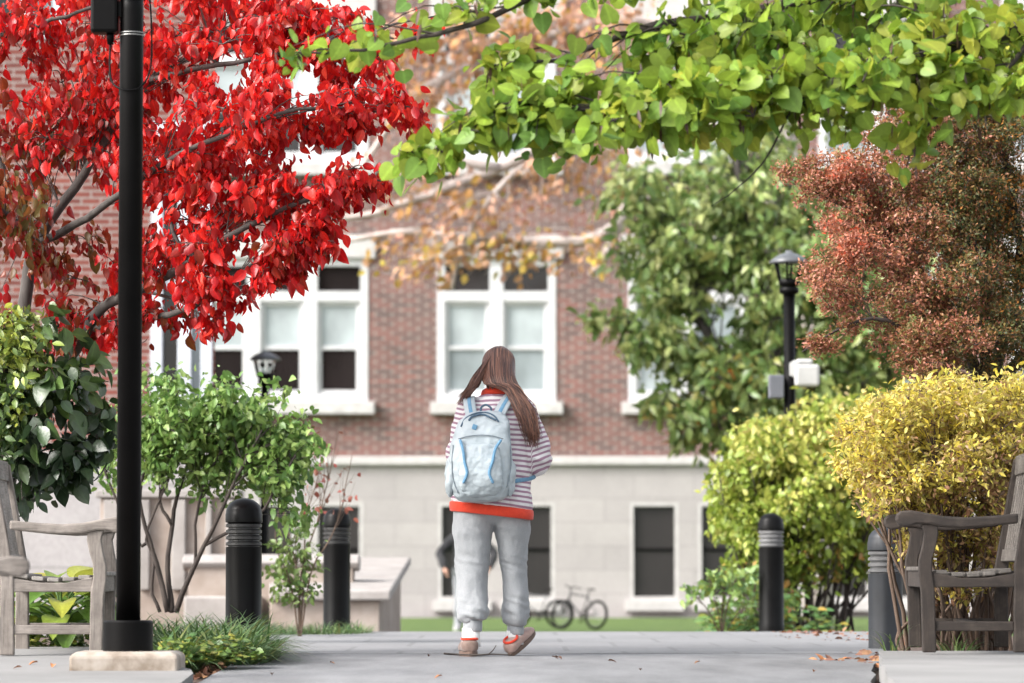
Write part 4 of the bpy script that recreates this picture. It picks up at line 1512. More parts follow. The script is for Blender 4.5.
def stem_shrub():
    d0 = 24.0
    p = at(172, 612, d0)
    root = empty('multi_stem_shrub', (p.x, d0, ZC - drop_path(d0) - .05))
    tag(root, 'round topped green shrub on several bare forking stems, between lamp post and bollard', 'shrub')
    o = np.array(root.location)
    g = Grower(71)

    def A(px, py, d=d0):
        return Vector(np.array(at(px, py, d)) - o)
    limbs = []
    S = [[(176, 612), (186, 585), (205, 545), (224, 505), (243, 465), (262, 430)], [(168, 612), (160, 575), (150, 540), (140, 500), (148, 455), (158, 420)], [(172, 612), (168, 570), (172, 525), (182, 480), (196, 440), (205, 405)],
         [(186, 585), (196, 560), (196, 520), (206, 480), (228, 440)], [(150, 540), (140, 545), (126, 520), (108, 480), (100, 455)], [(205, 545), (232, 530), (262, 512), (280, 480), (296, 455)], [(160, 612), (152, 590), (154, 560), (146, 535), (160, 500), (172, 470), (190, 430)], [(172, 525), (160, 500), (166, 460), (150, 430)]]
    for k, s in enumerate(S):
        limbs.append(g.limb([A(a, b, d0 + .12 * ((k * 7) % 5 - 2) * min(1, (612 - b) / 120)) for a, b in s], .020 if k < 3 else .012, .006, 16, 7))
    L = [(0, 258, 425, 50, 36, 52), (0, 262, 464, 44, 20, 24), (1, 160, 412, 40, 34, 44), (2, 208, 404, 52, 28, 58), (3, 222, 440, 54, 34, 58), (5, 292, 446, 26, 32, 30), (5, 288, 482, 24, 20, 14), (6, 175, 450, 44, 30, 38), (7, 150, 440, 26, 36, 26), (4, 118, 455, 28, 32, 20), (3, 228, 474, 50, 18, 22), (5, 302, 500, 10, 26, 7)]
    for (k, px, py, rx, ry, n) in L:
        g.twigs(limbs[k], A(px, py, d0), (px_r(rx, d0), .38, px_r(ry, d0)), int(n * 1.15), 15, .050, .02, .74, .0024, 'soft', .3, .55, .4, .045, .35, 4, .5)
    lm = leaf_mat('shrub_green_leaf', [(0.0, (0.30, 0.40, 0.12)), (0.35, (0.18, 0.30, 0.07)), (0.7, (0.085, 0.18, 0.04)), (0.93, (0.20, 0.19, 0.03)), (1.0, (0.22, 0.10, 0.03))], rough=.4, trans=.35, var=.3)
    g.finish(root, M['bark_dark'], tmpl_ovate(.6, .14, .25, 4), lm, 'stems', 'foliage')


stem_shrub()


def viburnum():
    d0 = 20.3
    p = at(10, 630, d0)
    root = empty('dark_leaved_shrub', (p.x, d0, ZC - drop_left(d0) - .05))
    tag(root, 'broad leaved shrub, yellow green at the top and dark below, over the left bench', 'shrub')
    o = np.array(root.location)
    g = Grower(83)

    def A(px, py, d=d0):
        return Vector(np.array(at(px, py, d)) - o)
    b = Vector((0, 0, 0))
    li = [g.limb([b, A(0, 540), A(18, 460), A(40, 400), A(90, 385)], .02, .005, 14), g.limb([b, A(-20, 500), A(0, 400), A(15, 330)], .02, .005, 12),
          g.limb([A(0, 540), A(30, 480), A(70, 440), A(105, 430)], .014, .004, 12), g.limb([A(30, 480), A(45, 470), A(62, 490)], .008, .003, 8)]
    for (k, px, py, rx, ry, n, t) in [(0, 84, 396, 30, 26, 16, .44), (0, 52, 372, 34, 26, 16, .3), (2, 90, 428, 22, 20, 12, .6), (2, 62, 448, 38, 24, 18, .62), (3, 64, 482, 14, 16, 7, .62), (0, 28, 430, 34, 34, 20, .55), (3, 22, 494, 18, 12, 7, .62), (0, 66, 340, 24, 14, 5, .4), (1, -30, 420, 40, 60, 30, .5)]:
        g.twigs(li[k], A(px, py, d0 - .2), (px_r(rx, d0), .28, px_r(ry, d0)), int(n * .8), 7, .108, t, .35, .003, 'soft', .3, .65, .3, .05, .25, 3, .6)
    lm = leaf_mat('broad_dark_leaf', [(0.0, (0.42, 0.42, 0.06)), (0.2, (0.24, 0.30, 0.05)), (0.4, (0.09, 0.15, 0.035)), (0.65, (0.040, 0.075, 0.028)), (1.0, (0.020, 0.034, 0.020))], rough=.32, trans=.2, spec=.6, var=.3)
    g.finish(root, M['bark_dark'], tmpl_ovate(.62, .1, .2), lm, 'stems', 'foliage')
    g2 = Grower(84)
    li = [[Vector(q) for q in crom([b, A(-20, 500), A(0, 400), A(15, 330)], 12)]]
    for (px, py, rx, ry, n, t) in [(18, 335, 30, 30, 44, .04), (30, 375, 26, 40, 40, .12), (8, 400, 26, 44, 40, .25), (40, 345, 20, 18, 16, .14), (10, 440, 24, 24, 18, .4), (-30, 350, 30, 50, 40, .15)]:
        g2.twigs(li[0], A(px, py, d0 - .35), (px_r(rx, d0), .25, px_r(ry, d0)), n, 12, .055, t, .35, .002, 'soft', .35, .65, .4, .03)
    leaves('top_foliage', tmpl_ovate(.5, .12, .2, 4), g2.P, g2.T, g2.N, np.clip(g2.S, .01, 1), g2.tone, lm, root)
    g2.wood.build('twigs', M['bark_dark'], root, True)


viburnum()


def sparse_bush():
    d0 = 26.5
    p = at(300, 622, d0)
    root = empty('sparse_shrub', (p.x, d0, ZC - drop_path(d0) - .05))
    tag(root, 'thin twiggy shrub with a few red and green leaves between the two left bollards', 'shrub')
    o = np.array(root.location)
    g = Grower(91)

    def A(px, py, d=d0):
        return Vector(np.array(at(px, py, d)) - o)
    li = []
    for (a, b, c, e) in [((302, 570), (318, 520), (330, 470), (338, 430)), ((296, 560), (285, 520), (290, 480), (300, 450)), ((312, 570), (335, 530), (345, 490), (352, 455)), ((290, 580), (278, 555), (276, 530), (280, 505)), ((305, 560), (305, 520), (318, 480), (322, 445))]:
        li.append(g.limb([Vector((0, 0, 0)), A(*a), A(*b), A(*c), A(*e)], .007, .0025, 14, 5))
    for (k, px, py, rx, ry, n, per, t) in [(0, 330, 455, 28, 34, 14, 2, .72), (4, 318, 485, 32, 30, 12, 2, .7), (2, 345, 480, 18, 26, 8, 2, .78), (1, 296, 545, 30, 36, 26, 7, .0), (3, 284, 582, 26, 28, 24, 8, .02), (0, 308, 575, 24, 34, 20, 7, .05)]:
        g.twigs(li[k], A(px, py, d0), (px_r(rx, d0), .25, px_r(ry, d0)), n, per, .046, t, .3, .0013, 'soft', .3, .6, .2, .03)
    lm = leaf_mat('sparse_leaf', [(0.0, (0.09, 0.17, 0.04)), (0.5, (0.17, 0.20, 0.05)), (0.7, (0.20, 0.085, 0.05)), (1.0, (0.24, 0.06, 0.045))], rough=.45, trans=.3)
    g.finish(root, M['bark_brown'], tmpl_ovate(.62, .14, .25, 4), lm, 'stems', 'foliage')


sparse_bush()


def hosta(px, py, d, n, size, label, seed, up=.35):
    p = at(px, py, d)
    root = empty('hosta_plant', (p.x, d, ZC - drop_left(d) - .02))
    tag(root, label, 'plant')
    r = np.random.default_rng(seed)
    P, T, N, S, tone = [], [], [], [], []
    st = MB()
    for i in range(n):
        a = i * 2.4 + r.normal(0, .2)
        k = (i + 1) / n
        rad = .06 + .15 * k
        z = .34 - .22 * k + r.normal(0, .02)
        e = Vector((rad * math.cos(a), rad * math.sin(a) * .8, z))
        st.tube(crom([(0, 0, 0), (e.x * .4, e.y * .4, z * .8), e], 6), [.006] * 6, 5)
        P.append(e)
        T.append([math.cos(a), math.sin(a), up - .75 * k])
        N.append([-.25 * math.cos(a), -.25 * math.sin(a), 1])
        S.append(size * r.uniform(.8, 1.1))
        tone.append(r.random())
    lm = leaf_mat('hosta_leaf', [(0.0, (0.08, 0.16, 0.03)), (0.45, (0.15, 0.25, 0.04)), (0.8, (0.36, 0.38, 0.06)), (1.0, (0.42, 0.34, 0.05))], rough=.35, trans=.35, var=.6)
    st.build('stems', lm, root, True)
    leaves('foliage', tmpl_ovate(.72, .22, .45, 8), P, T, N, S, tone, lm, root)


hosta(62, 620, 19.95, 26, .20, 'hosta plant with broad yellow green leaves showing through the left bench', 3)
hosta(28, 620, 20.3, 20, .20, 'smaller hosta plant close to the back of the left bench', 4)
hosta(62, 560, 20.9, 24, .24, 'taller hosta plant with yellowing leaves above the left bench seat', 9, up=.8)


def blades(name, label, spots, n, L, lm, seed, dropf):
    """tufts of long arching blades"""
    r = np.random.default_rng(seed)
    P, T, N, S, tone = [], [], [], [], []
    for (px, d, rx, ry, k) in spots:
        c = at(px, 600, d)
        for _ in range(int(n * k)):
            a = r.random() * 6.28
            q = math.sqrt(r.random())
            x, y = c.x + rx * q * math.cos(a), d + ry * q * math.sin(a)
            P.append([x, y, ZC - dropf(y) - .03])
            t = np.array([math.cos(a) * q + r.normal(0, .4), math.sin(a) * q + r.normal(0, .4), 1.15])
            T.append(t)
            N.append([-t[0], -t[1], .8])
            S.append(L * r.uniform(.6, 1.15))
            tone.append(r.random())
    o = leaves(name, tmpl_blade(5), P, T, N, S, tone, lm)
    tag(o, label, 'grass', kind='stuff')


lm_blade = leaf_mat('liriope_blade', [(0.0, (0.055, 0.12, 0.04)), (0.5, (0.09, 0.17, 0.055)), (0.9, (0.16, 0.23, 0.07)), (1.0, (0.22, 0.19, 0.06))], rough=.38, trans=.25, var=.2)
blades('grass', 'clump of arching dark green grass around the foot of the lamp and bollard', [(215, 20.4, .24, .35, 1.0), (170, 20.7, .22, .35, .9), (245, 20.9, .10, .3, .35), (140, 20.9, .16, .3, .6), (190, 19.3, .22, .25, .7), (225, 19.4, .2, .3, .7), (250, 19.9, .1, .3, .35), (175, 18.6, .1, .2, .3), (232, 20.2, .14, .3, .5)], 760, .32, lm_blade, 5, drop_path)
blades('grass', 'low green grassy edging beyond the second bollard', [(280, 27.4, .22, .4, 1.0), (325, 27.6, .24, .4, 1.0), (356, 28.0, .09, .3, .4)], 520, .17, lm_blade, 6, drop_path)


def cover(name, label, spots, n, size, lm, seed, dropf, hgt, tm, cat='ground cover'):
    r = np.random.default_rng(seed)
    P, T, N, S, tone = [], [], [], [], []
    for (px, d, rx, ry, k) in spots:
        c = at(px, 600, d)
        for _ in range(int(n * k)):
            a = r.random() * 6.28
            q = math.sqrt(r.random())
            x, y = c.x + rx * q * math.cos(a), d + ry * q * math.sin(a)
            P.append([x, y, ZC - dropf(y) - .02 + hgt * r.random() * (1 - q * q * .8)])
            T.append([r.normal(), r.normal(), .1])
            N.append([r.normal(0, .5), r.normal(0, .5) - .3, 1])
            S.append(size * r.uniform(.6, 1.2))
            tone.append(r.random())
    o = leaves(name, tm, P, T, N, S, tone, lm)
    tag(o, label, cat, kind='stuff')


lm_ivy = leaf_mat('ivy_leaf', [(0.0, (0.06, 0.13, 0.035)), (0.5, (0.13, 0.21, 0.045)), (0.8, (0.27, 0.30, 0.06)), (1.0, (0.34, 0.30, 0.06))], rough=.4, trans=.3)
cover('ground_cover', 'small leaved green ground cover at the edge of the left path', [(195, 18.55, .2, .16, 1.0), (60, 20.1, .3, .15, .8), (222, 18.7, .2, .14, .8), (172, 18.3, .08, .1, .3)], 420, .045, lm_ivy, 8, drop_left, .13, tmpl_ovate(.8, .1, .2, 4))
cover('ground_cover', 'low green plants around the foot of the slim bollard and hedge', [(735, 31.2, .26, .3, 1.0), (805, 31.4, .35, .3, .8), (716, 31.5, .12, .3, .5), (770, 31.4, .2, .3, .5)], 380, .085, leaf_mat('low_plant_leaf', [(0.0, (0.07, 0.17, 0.06)), (0.6, (0.14, 0.24, 0.06)), (0.9, (0.25, 0.26, 0.05)), (1.0, (0.45, 0.26, 0.05))], trans=.3), 9, drop_path, .30, tmpl_ovate(.5, .1, .2, 4))
lm_lit = leaf_mat('leaf_litter', [(0.0, (0.14, 0.06, 0.04)), (0.5, (0.22, 0.10, 0.06)), (0.85, (0.30, 0.17, 0.08)), (1.0, (0.45, 0.14, 0.04))], rough=.7, trans=.1)
cover('leaf_litter', 'brown fallen leaves lying under the two right hedges', [(950, 19.8, .75, .6, 1.0), (830, 27, .5, 3, .6), (835, 31.0, .7, .8, .9), (878, 20.6, .10, 1.2, .15), (225, 19.2, .12, 1.2, .25)], 520, .06, lm_lit, 10, drop_path, .035, tmpl_ovate(.6, .2, .3, 4), 'leaf litter')
blades('grass', 'few dark grassy blades under the right bench', [(955, 19.3, .08, .08, 1.0), (892, 19.05, .04, .04, .4)], 40, .2, lm_blade, 12, drop_right)


def green_plant(px, d, label, seed):
    p = at(px, 600, d)
    root = empty('leafy_plant', (p.x, d, ZC - drop_path(d) - .03))
    tag(root, label, 'plant')
    g = Grower(seed)
    for k in range(7):
        e = Vector((g.r.normal(0, .16), g.r.normal(0, .15), g.r.uniform(.25, .55)))
        li = g.limb([(0, 0, 0), e * .5 + Vector((0, 0, .06)), e], .006, .003, 8, 5)
        g.twigs(li, e, (.14, .14, .1), 6, 7, .075, .1, .6, .002, 'soft', .3, .6, .2, .03)
    lm = leaf_mat('leafy_plant_leaf', [(0.0, (0.12, 0.24, 0.09)), (0.5, (0.17, 0.26, 0.05)), (0.9, (0.30, 0.30, 0.06)), (1.0, (0.42, 0.20, 0.05))], trans=.3)
    g.finish(root, M['bark_brown'], tmpl_ovate(.4, .14, .25, 4), lm, 'stems', 'foliage')


green_plant(722, 30.8, 'loose green plant left of the slim bollard, below the hedge', 101)
green_plant(748, 31.2, 'small leafy plant tucked behind the slim bollard', 102)

# ------------------------------------------------------------------ people
def srgb(r, g, b):
    f = lambda c: (c / 255 / 12.92) if c / 255 <= .04045 else ((c / 255 + .055) / 1.055) ** 2.4
    return (f(r), f(g), f(b))


def skin_mat():
    m, nt, b = new_mat('skin')
    f = noise_node(nt, coords(nt, 'Object'), 25, 4)
    r = ramp(nt, [(0.3, (0.50, 0.27, 0.19)), (0.7, (0.60, 0.35, 0.26))])
    nt.links.new(f, r.inputs['Fac'])
    nt.links.new(r.outputs['Color'], b.inputs['Base Color'])
    b.inputs['Roughness'].default_value = 0.5
    b.inputs['Subsurface Weight'].default_value = 0.08
    return m


def cloth_mat(name, a, b_, scale=60, bs=0.35, rough=0.9, wr=True, wv=.55):
    m, nt, b = new_mat(name)
    v = coords(nt, 'Object')
    f = noise_node(nt, v, scale, 5, 0.7)
    fine = noise_node(nt, v, 500, 2)
    r = ramp(nt, [(0.3, a), (0.7, b_)])
    nt.links.new(f, r.inputs['Fac'])
    r2 = ramp(nt, [(0.3, (0.86,) * 3), (0.7, (1.1,) * 3)])
    nt.links.new(fine, r2.inputs['Fac'])
    c = mixcol(nt, r.outputs['Color'], r2.outputs['Color'], 1.0, 'MULTIPLY')
    nt.links.new(c, b.inputs['Base Color'])
    b.inputs['Roughness'].default_value = rough
    b.inputs['Sheen Weight'].default_value = 0.15
    n1 = bump(nt, fine, bs, 0.002)
    if wr:
        w = noise_node(nt, coords(nt, 'Object', (1.4, 1.4, .8)), 13, 4, 0.55)
        n1 = bump(nt, w, wv, 0.02, n1)
    nt.links.new(n1, b.inputs['Normal'])
    return m


def hand(mb, w, dv, pn, thumb, sc=1.0, curl=0.5):
    """palm, four unequal bent fingers and a thumb; dv along the hand, pn out of the palm, thumb towards the thumb side"""
    w, d, n, t = Vector(w), Vector(dv).normalized(), Vector(pn), Vector(thumb)
    n = (n - d * n.dot(d)).normalized()
    t = d.cross(n) if d.cross(n).dot(t) > 0 else n.cross(d)
    t.normalize()
    mb.tube([w - d * .03 * sc, w, w + d * .03 * sc], [.024 * sc, .024 * sc, .026 * sc], 10, round_ends=True)
    for k in range(4):
        o = (1.5 - k) * .0185 * sc
        root = w + d * (.085 + (.004, .008, .004, -.004)[k]) * sc + t * o
        mb.tube([w + d * .012 * sc + t * o * .7, root], [.0145 * sc, .0115 * sc], 8, round_ends=True)
        L = (.068, .078, .072, .055)[k] * sc
        a = curl * (.5 + .08 * k)
        p = root
        for j, f in enumerate((.45, .32, .23)):
            ang = a * (j + 1) * .75
            q = p + (d * math.cos(ang) + n * math.sin(ang)) * L * f
            mb.tube([p, q], [(.0088 - .0009 * j) * sc, (.0082 - .001 * j) * sc], 8, round_ends=True)
            p = q
    p0 = w + d * .02 * sc + t * .022 * sc + n * .004
    p1 = w + d * .052 * sc + t * .047 * sc + n * .018 * sc
    p2 = w + d * .082 * sc + t * .052 * sc + n * .030 * sc
    p3 = w + d * .104 * sc + t * .046 * sc + n * .040 * sc
    mb.tube([p0, p1], [.014 * sc, .0115 * sc], 8, round_ends=True)
    mb.tube([p1, p2], [.0105 * sc, .0095 * sc], 8, round_ends=True)
    mb.tube([p2, p3], [.0093 * sc, .0078 * sc], 8, round_ends=True)


def head_shapes(mb, c, Mh, s=1.0):
    c = Vector(c)

    def q(x, y, z):
        return c + Mh @ Vector((x * s, y * s, z * s))
    mb.ball(q(0, -.012, .018), (.074 * s, .092 * s, .098 * s), Mh)
    mb.ball(q(0, .022, -.03), (.060 * s, .070 * s, .082 * s), Mh)
    mb.ball(q(0, .055, -.085), (.032 * s, .030 * s, .026 * s), Mh)
    mb.tube([q(0, .084, .012), q(0, .102, -.022)], [.008 * s, .013 * s], 8, round_ends=True)
    mb.ball(q(0, .102, -.026), (.016 * s, .012 * s, .010 * s), Mh)
    for e in (-1, 1):
        mb.ball(q(e * .030, .074, .008), (.017 * s, .012 * s, .010 * s), Mh)
        mb.tube([q(e * .012, .084, .026), q(e * .030, .083, .030), q(e * .046, .070, .024)], [.006 * s] * 3, 6, round_ends=True)
        mb.ball(q(e * .076, -.008, -.008), (.010 * s, .020 * s, .030 * s), Mh)
        mb.ball(q(e * .040, .055, -.035), (.022 * s, .022 * s, .022 * s), Mh)
    mb.tube([q(-.022, .080, -.058), q(0, .088, -.055), q(.022, .080, -.058)], [.004 * s, .007 * s, .004 * s], 8, round_ends=True)
    mb.tube([q(-.018, .080, -.066), q(0, .087, -.067), q(.018, .080, -.066)], [.004 * s, .007 * s, .004 * s], 8, round_ends=True)


def face_parts(c, Mh, s, body):
    c = Vector(c)
    ey = MB()
    for e in (-1, 1):
        ey.ball(c + Mh @ Vector((e * .030 * s, .0765 * s, .008 * s)), (.0105 * s, .0105 * s, .0062 * s), Mh, 12, 8)
    m, nt, b = new_mat('eye')
    b.inputs['Base Color'].default_value = (.05, .03, .02, 1)
    b.inputs['Roughness'].default_value = .15
    ey.build('eyes', m, body, True)


def build_body(root, J, head, Mh, s, hands, mat):
    mb = MB()
    mb.ball(J['pelvis'], (.145 * s, .10 * s, .12 * s))
    mb.tube([J['pelvis'], J['waist'], J['chest']], [.115 * s, .105 * s, .125 * s], 16, round_ends=True, flat=.75)
    mb.ball(J['chest'], (.15 * s, .10 * s, .14 * s))
    mb.tube([J['chest'], J['neck'], head], [.07 * s, .052 * s, .05 * s], 12, round_ends=True)
    head_shapes(mb, head, Mh, s)
    for sd in ('l', 'r'):
        sh, el, wr = (Vector(J[k + sd]) for k in ('sh', 'el', 'wr'))
        mb.tube([Vector(J['chest']) + (sh - Vector(J['chest'])) * .5, sh, sh.lerp(el, .5), el, el.lerp(wr, .35), wr], [.06 * s, .052 * s, .043 * s, .036 * s, .037 * s, .024 * s], 12, round_ends=True)
        hi, kn, an = (Vector(J[k + sd]) for k in ('hip', 'kn', 'an'))
        mb.tube([hi, hi.lerp(kn, .3), kn, kn.lerp(an, .3), an], [.082 * s, .075 * s, .050 * s, .050 * s, .032 * s], 12, round_ends=True)
        toe = Vector(J['toe' + sd])
        mb.tube([an, an + Vector((0, 0, -.03)), toe], [.03, .035, .026], 10, round_ends=True, flat=.8)
        hand(mb, wr, *hands[sd], sc=s * .98)
    me = remeshed(mb, .0048, 3, .5)
    body = mesh_obj('body', me, mat, root, True)
    face_parts(head, Mh, s, body)
    return body


def ellipse_ring(z, cx, cy, hw, hd, n=40, e=2.3, tilt=0.0):
    out = []
    for k in range(n):
        a = 2 * math.pi * k / n
        c, s_ = math.cos(a), math.sin(a)
        x = cx + hw * math.copysign(abs(c) ** (2 / e), c)
        y = cy + hd * math.copysign(abs(s_) ** (2 / e), s_)
        out.append((x, y, z - tilt * x))
    return out


def seg_param(P, pts):
    """nearest distance to a polyline and the arc length there, for an array of points"""
    best = np.full(len(P), 1e9)
    par = np.zeros(len(P))
    L = 0.0
    for a, b in zip(pts[:-1], pts[1:]):
        a, b = np.array(a), np.array(b)
        ab = b - a
        l = np.linalg.norm(ab)
        t = np.clip(((P - a) @ ab) / (l * l), 0, 1)
        d = np.linalg.norm(P - (a + t[:, None] * ab), axis=1)
        m = d < best
        best[m] = d[m]
        par[m] = L + t[m] * l
        L += l
    return best, par


def shoe(root, side_name, heel, yaw, pitch, mats, scale=1.0):
    """slip-on shoe; local +y to the toe, origin under the heel"""
    Mx = Matrix.Rotation(yaw, 4, 'Z') @ Matrix.Rotation(pitch, 4, 'X')
    up = MB()
    rings = []
    for (y, w, h0, h1) in [(-.038, .012, .022, .060), (-.034, .030, .016, .072), (-.02, .040, .014, .078), (.005, .042, .014, .078), (.04, .042, .014, .082), (.075, .044, .014, .078), (.11, .048, .014, .068), (.145, .049, .014, .056), (.175, .044, .014, .048), (.20, .031, .015, .040), (.213, .012, .018, .032)]:
        rg = []
        for k in range(20):
            a = 2 * math.pi * k / 20
            c, s_ = math.cos(a), math.sin(a)
            x = w * math.copysign(abs(c) ** .75, c)
            z = (h0 + h1) / 2 + (h1 - h0) / 2 * math.copysign(abs(s_) ** .75, s_)
            rg.append((x, y, z))
        rings.append(rg)
    up.loft(rings)
    o = up.build('shoe', mats[0], root, True)
    o.matrix_local = Matrix.Translation(heel) @ Mx @ Matrix.Scale(scale, 4)
    so = MB()
    ol = []
    for k in range(36):
        a = 2 * math.pi * k / 36
        y = .0875 + .132 * math.sin(a)
        w = .043 + .010 * math.sin(a) if True else 0
        x = w * math.copysign(abs(math.cos(a)) ** .8, math.cos(a))
        ol.append((x, y))
    so.prism(ol, -.006, .020, 'z')
    so.build('sole', mats[1], o, False, .004)
    tr = MB()
    tr.torus((0, .012, .079), .036, .0075, Matrix.Diagonal((1.0, 1.15, .9)), 24, 8)
    tr.build('red_trim', mats[2], o, True)
    return o


def ribbon(mb, pts, outs, w, t, n=24):
    c = crom(pts, n)
    u = crom(outs, n)
    rings = []
    for i in range(n):
        d = (c[min(i + 1, n - 1)] - c[max(i - 1, 0)]).normalized()
        o = (u[i] - d * u[i].dot(d)).normalized()
        s = d.cross(o)
        rings.append([c[i] + s * (w / 2 * a) + o * (t / 2 * b) for a, b in ((-1, -.4), (-.8, -1), (.8, -1), (1, -.4), (1, .4), (.8, 1), (-.8, 1), (-1, .4))])
    mb.loft(rings)


def folds(me, amp, scale, seed, wt):
    """cross folds that gather where wt(z) is large"""
    n = len(me.vertices)
    co = np.empty(n * 3)
    me.vertices.foreach_get('co', co)
    co = co.reshape(-1, 3)
    nr = np.empty(n * 3)
    me.vertices.foreach_get('normal', nr)
    nr = nr.reshape(-1, 3)
    w = np.array([wt(p[2]) * (1 - 2 * abs(mnoise.noise(Vector((p[0] * scale * .35 + seed, p[1] * scale * .35, p[2] * scale + p[0] * scale * .4))))) for p in co])
    co += nr * (w * amp)[:, None]
    me.vertices.foreach_set('co', co.ravel())
    me.update()


def girl():
    d = 20.6
    p = at(495, 655, d)
    z0 = ZC - drop_path(d)
    root = empty('person', (p.x, d, z0))
    tag(root, 'person seen from behind walking up the path, long brown hair, striped sweater and grey sweatpants', 'person')
    Mh = Matrix.Rotation(R(-36), 3, 'X') @ Matrix.Rotation(R(4), 3, 'Y')
    head = Vector((.018, .075, 1.530))
    J = dict(pelvis=(-.01, 0, .86), waist=(-.005, .0, 1.05), chest=(0, .0, 1.24), neck=(.004, .015, 1.40),
             shl=(-.155, .0, 1.33), ell=(-.178, .03, 1.075), wrl=(-.055, .235, 1.17),
             shr=(.155, .0, 1.33), elr=(.232, -.005, 1.065), wrr=(.075, .23, 1.16),
             hipl=(-.10, 0, .85), knl=(-.12, .02, .48), anl=(-.130, -.055, .095), toel=(-.145, .09, .04),
             hipr=(.085, .01, .85), knr=(.108, .08, .48), anr=(.106, .085, .105), toer=(.165, .18, .125))
    skin = skin_mat()
    build_body(root, J, head, Mh, 1.0, {'l': ((.25, .75, .45), (.35, -.45, .8), (-1, 0, .3)), 'r': ((-.35, .75, .45), (-.35, -.45, .8), (1, 0, .3))}, skin)

    # trousers
    tm = MB()
    mkl = [(.87, -.09, 0, .10, .13), (.80, -.112, 0, .112, .13), (.655, -.121, .0, .103, .118), (.5, -.121, .01, .092, .10), (.35, -.121, -.01, .084, .09), (.25, -.119, -.035, .082, .086), (.205, -.118, -.045, .076, .08), (.182, -.118, -.051, .050, .053)]
    mkr = [(.87, .07, .005, .10, .13), (.80, .086, .01, .104, .13), (.655, .096, .035, .090, .108), (.5, .095, .07, .066, .086), (.40, .106, .08, .065, .080), (.30, .113, .082, .064, .075), (.2, .110, .085, .061, .068), (.165, .109, .085, .046, .05)]
    for mk in (mkl, mkr):
        tm.loft([ellipse_ring(*r, n=28, e=2.1) for r in mk][::-1])
    tm.ball((-.016, 0, .825), (.186, .142, .125))
    me = remeshed(tm, .0095, 5, .5)
    wrinkle(me, .009, 9, 3.0, (1, 1, .45))
    folds(me, .0135, 24, 4.0, lambda z: max(0, min(1, (.36 - z) / .12)) + max(0, 1 - abs(z - .50) / .10) * .6 + max(0, 1 - abs(z - .68) / .06) * .5)
    n = len(me.vertices)
    fleece = cloth_mat('grey_fleece', (0.275, 0.288, 0.30), (0.315, 0.328, 0.34), 160, wv=.42)
    tr = mesh_obj('trousers', me, fleece, root, True)
    for (x, y, za, zb, r) in ((-.119, -.052, .132, .190, .049), (.110, .085, .112, .172, .043)):
        cf = MB()
        rings = []
        for k in range(9):
            z = za + (zb - za) * k / 8
            rr = r * (1 + .05 * math.sin(k / 8 * math.pi) + (.12 if k == 8 else 0))
            rings.append([(x + rr * (1 + .02 * (i % 2)) * math.cos(i * math.pi / 24), y + rr * (1 + .02 * (i % 2)) * math.sin(i * math.pi / 24), z) for i in range(48)])
        cf.loft(rings)
        cf.build('ribbed_cuff', fleece, tr, True)
    sock = cloth_mat('white_sock', (0.66, 0.66, 0.65), (0.76, 0.76, 0.75), 60, wr=False)
    for (x, y, za, zb, r) in ((-.128, -.055, .05, .150, .048), (.107, .087, .06, .135, .045)):
        sk = MB()
        sk.tube([(x, y, za), (x, y, (za + zb) / 2), (x, y, zb)], [r * 1.08, r, r], 20)
        sk.build('sock', sock, root, True)
    shoe_m = cloth_mat('tan_suede', (0.15, 0.10, 0.082), (0.22, 0.155, 0.13), 30, wr=False)
    shoe_p = cloth_mat('pink_canvas', (0.36, 0.235, 0.20), (0.44, 0.31, 0.27), 30, wr=False)
    sole_m = mat_noise('brown_rubber', [(.3, (.10, .062, .045)), (.7, (.17, .11, .085))], 30, rough=.7, bstr=.1)
    red_m = cloth_mat('red_rib', (0.56, 0.035, 0.012), (0.68, 0.055, 0.020), 50, wr=False)
    shoe(root, 'l', Vector((-.134, -.085, .004)), R(4), 0.0, (shoe_m, sole_m, red_m), 1.12)
    shoe(root, 'r', Vector((.100, .060, .018)), R(-34), R(31), (shoe_p, sole_m, red_m), .98)

    # sweater
    rows = [(.79, -.019, .01, .208, .160), (.82, -.019, .01, .217, .168), (.92, -.018, .008, .212, .166), (1.02, -.012, .005, .206, .162), (1.12, -.008, .003, .200, .156), (1.22, -.004, .0, .196, .146),
            (1.29, 0, .0, .190, .130), (1.335, 0, .0, .170, .112), (1.365, .002, .004, .135, .095), (1.39, .003, .010, .092, .082), (1.402, .004, .014, .066, .068)]
    sm = MB()
    sm.loft([ellipse_ring(*r, n=48, e=2.3, tilt=.11 * max(0, min(1, (1.2 - r[0]) / .3))) for r in rows])
    armr = [(.135, 0, 1.315), (.185, -.005, 1.20), (.228, -.012, 1.07), (.20, .05, 1.04), (.135, .145, 1.10), (.088, .21, 1.15)]
    arml = [(-.135, 0, 1.315), (-.160, 0, 1.20), (-.178, .02, 1.075), (-.155, .085, 1.06), (-.10, .165, 1.12), (-.065, .215, 1.155)]
    sm.tube(crom(armr, 16), list(np.interp(np.linspace(0, 1, 16), [0, .25, .42, .55, .85, 1], [.082, .080, .082, .078, .064, .042])), 20, round_ends=True)
    sm.tube(crom(arml, 16), list(np.interp(np.linspace(0, 1, 16), [0, .25, .42, .55, .85, 1], [.080, .076, .074, .072, .060, .042])), 20, round_ends=True)
    me = remeshed(sm, .0085, 5, .5)
    n = len(me.vertices)
    co = np.empty(n * 3)
    me.vertices.foreach_get('co', co)
    co = co.reshape(-1, 3)
    st = co[:, 2] + .11 * co[:, 0] * np.clip((1.2 - co[:, 2]) / .3, 0, 1) + .03 * co[:, 0]
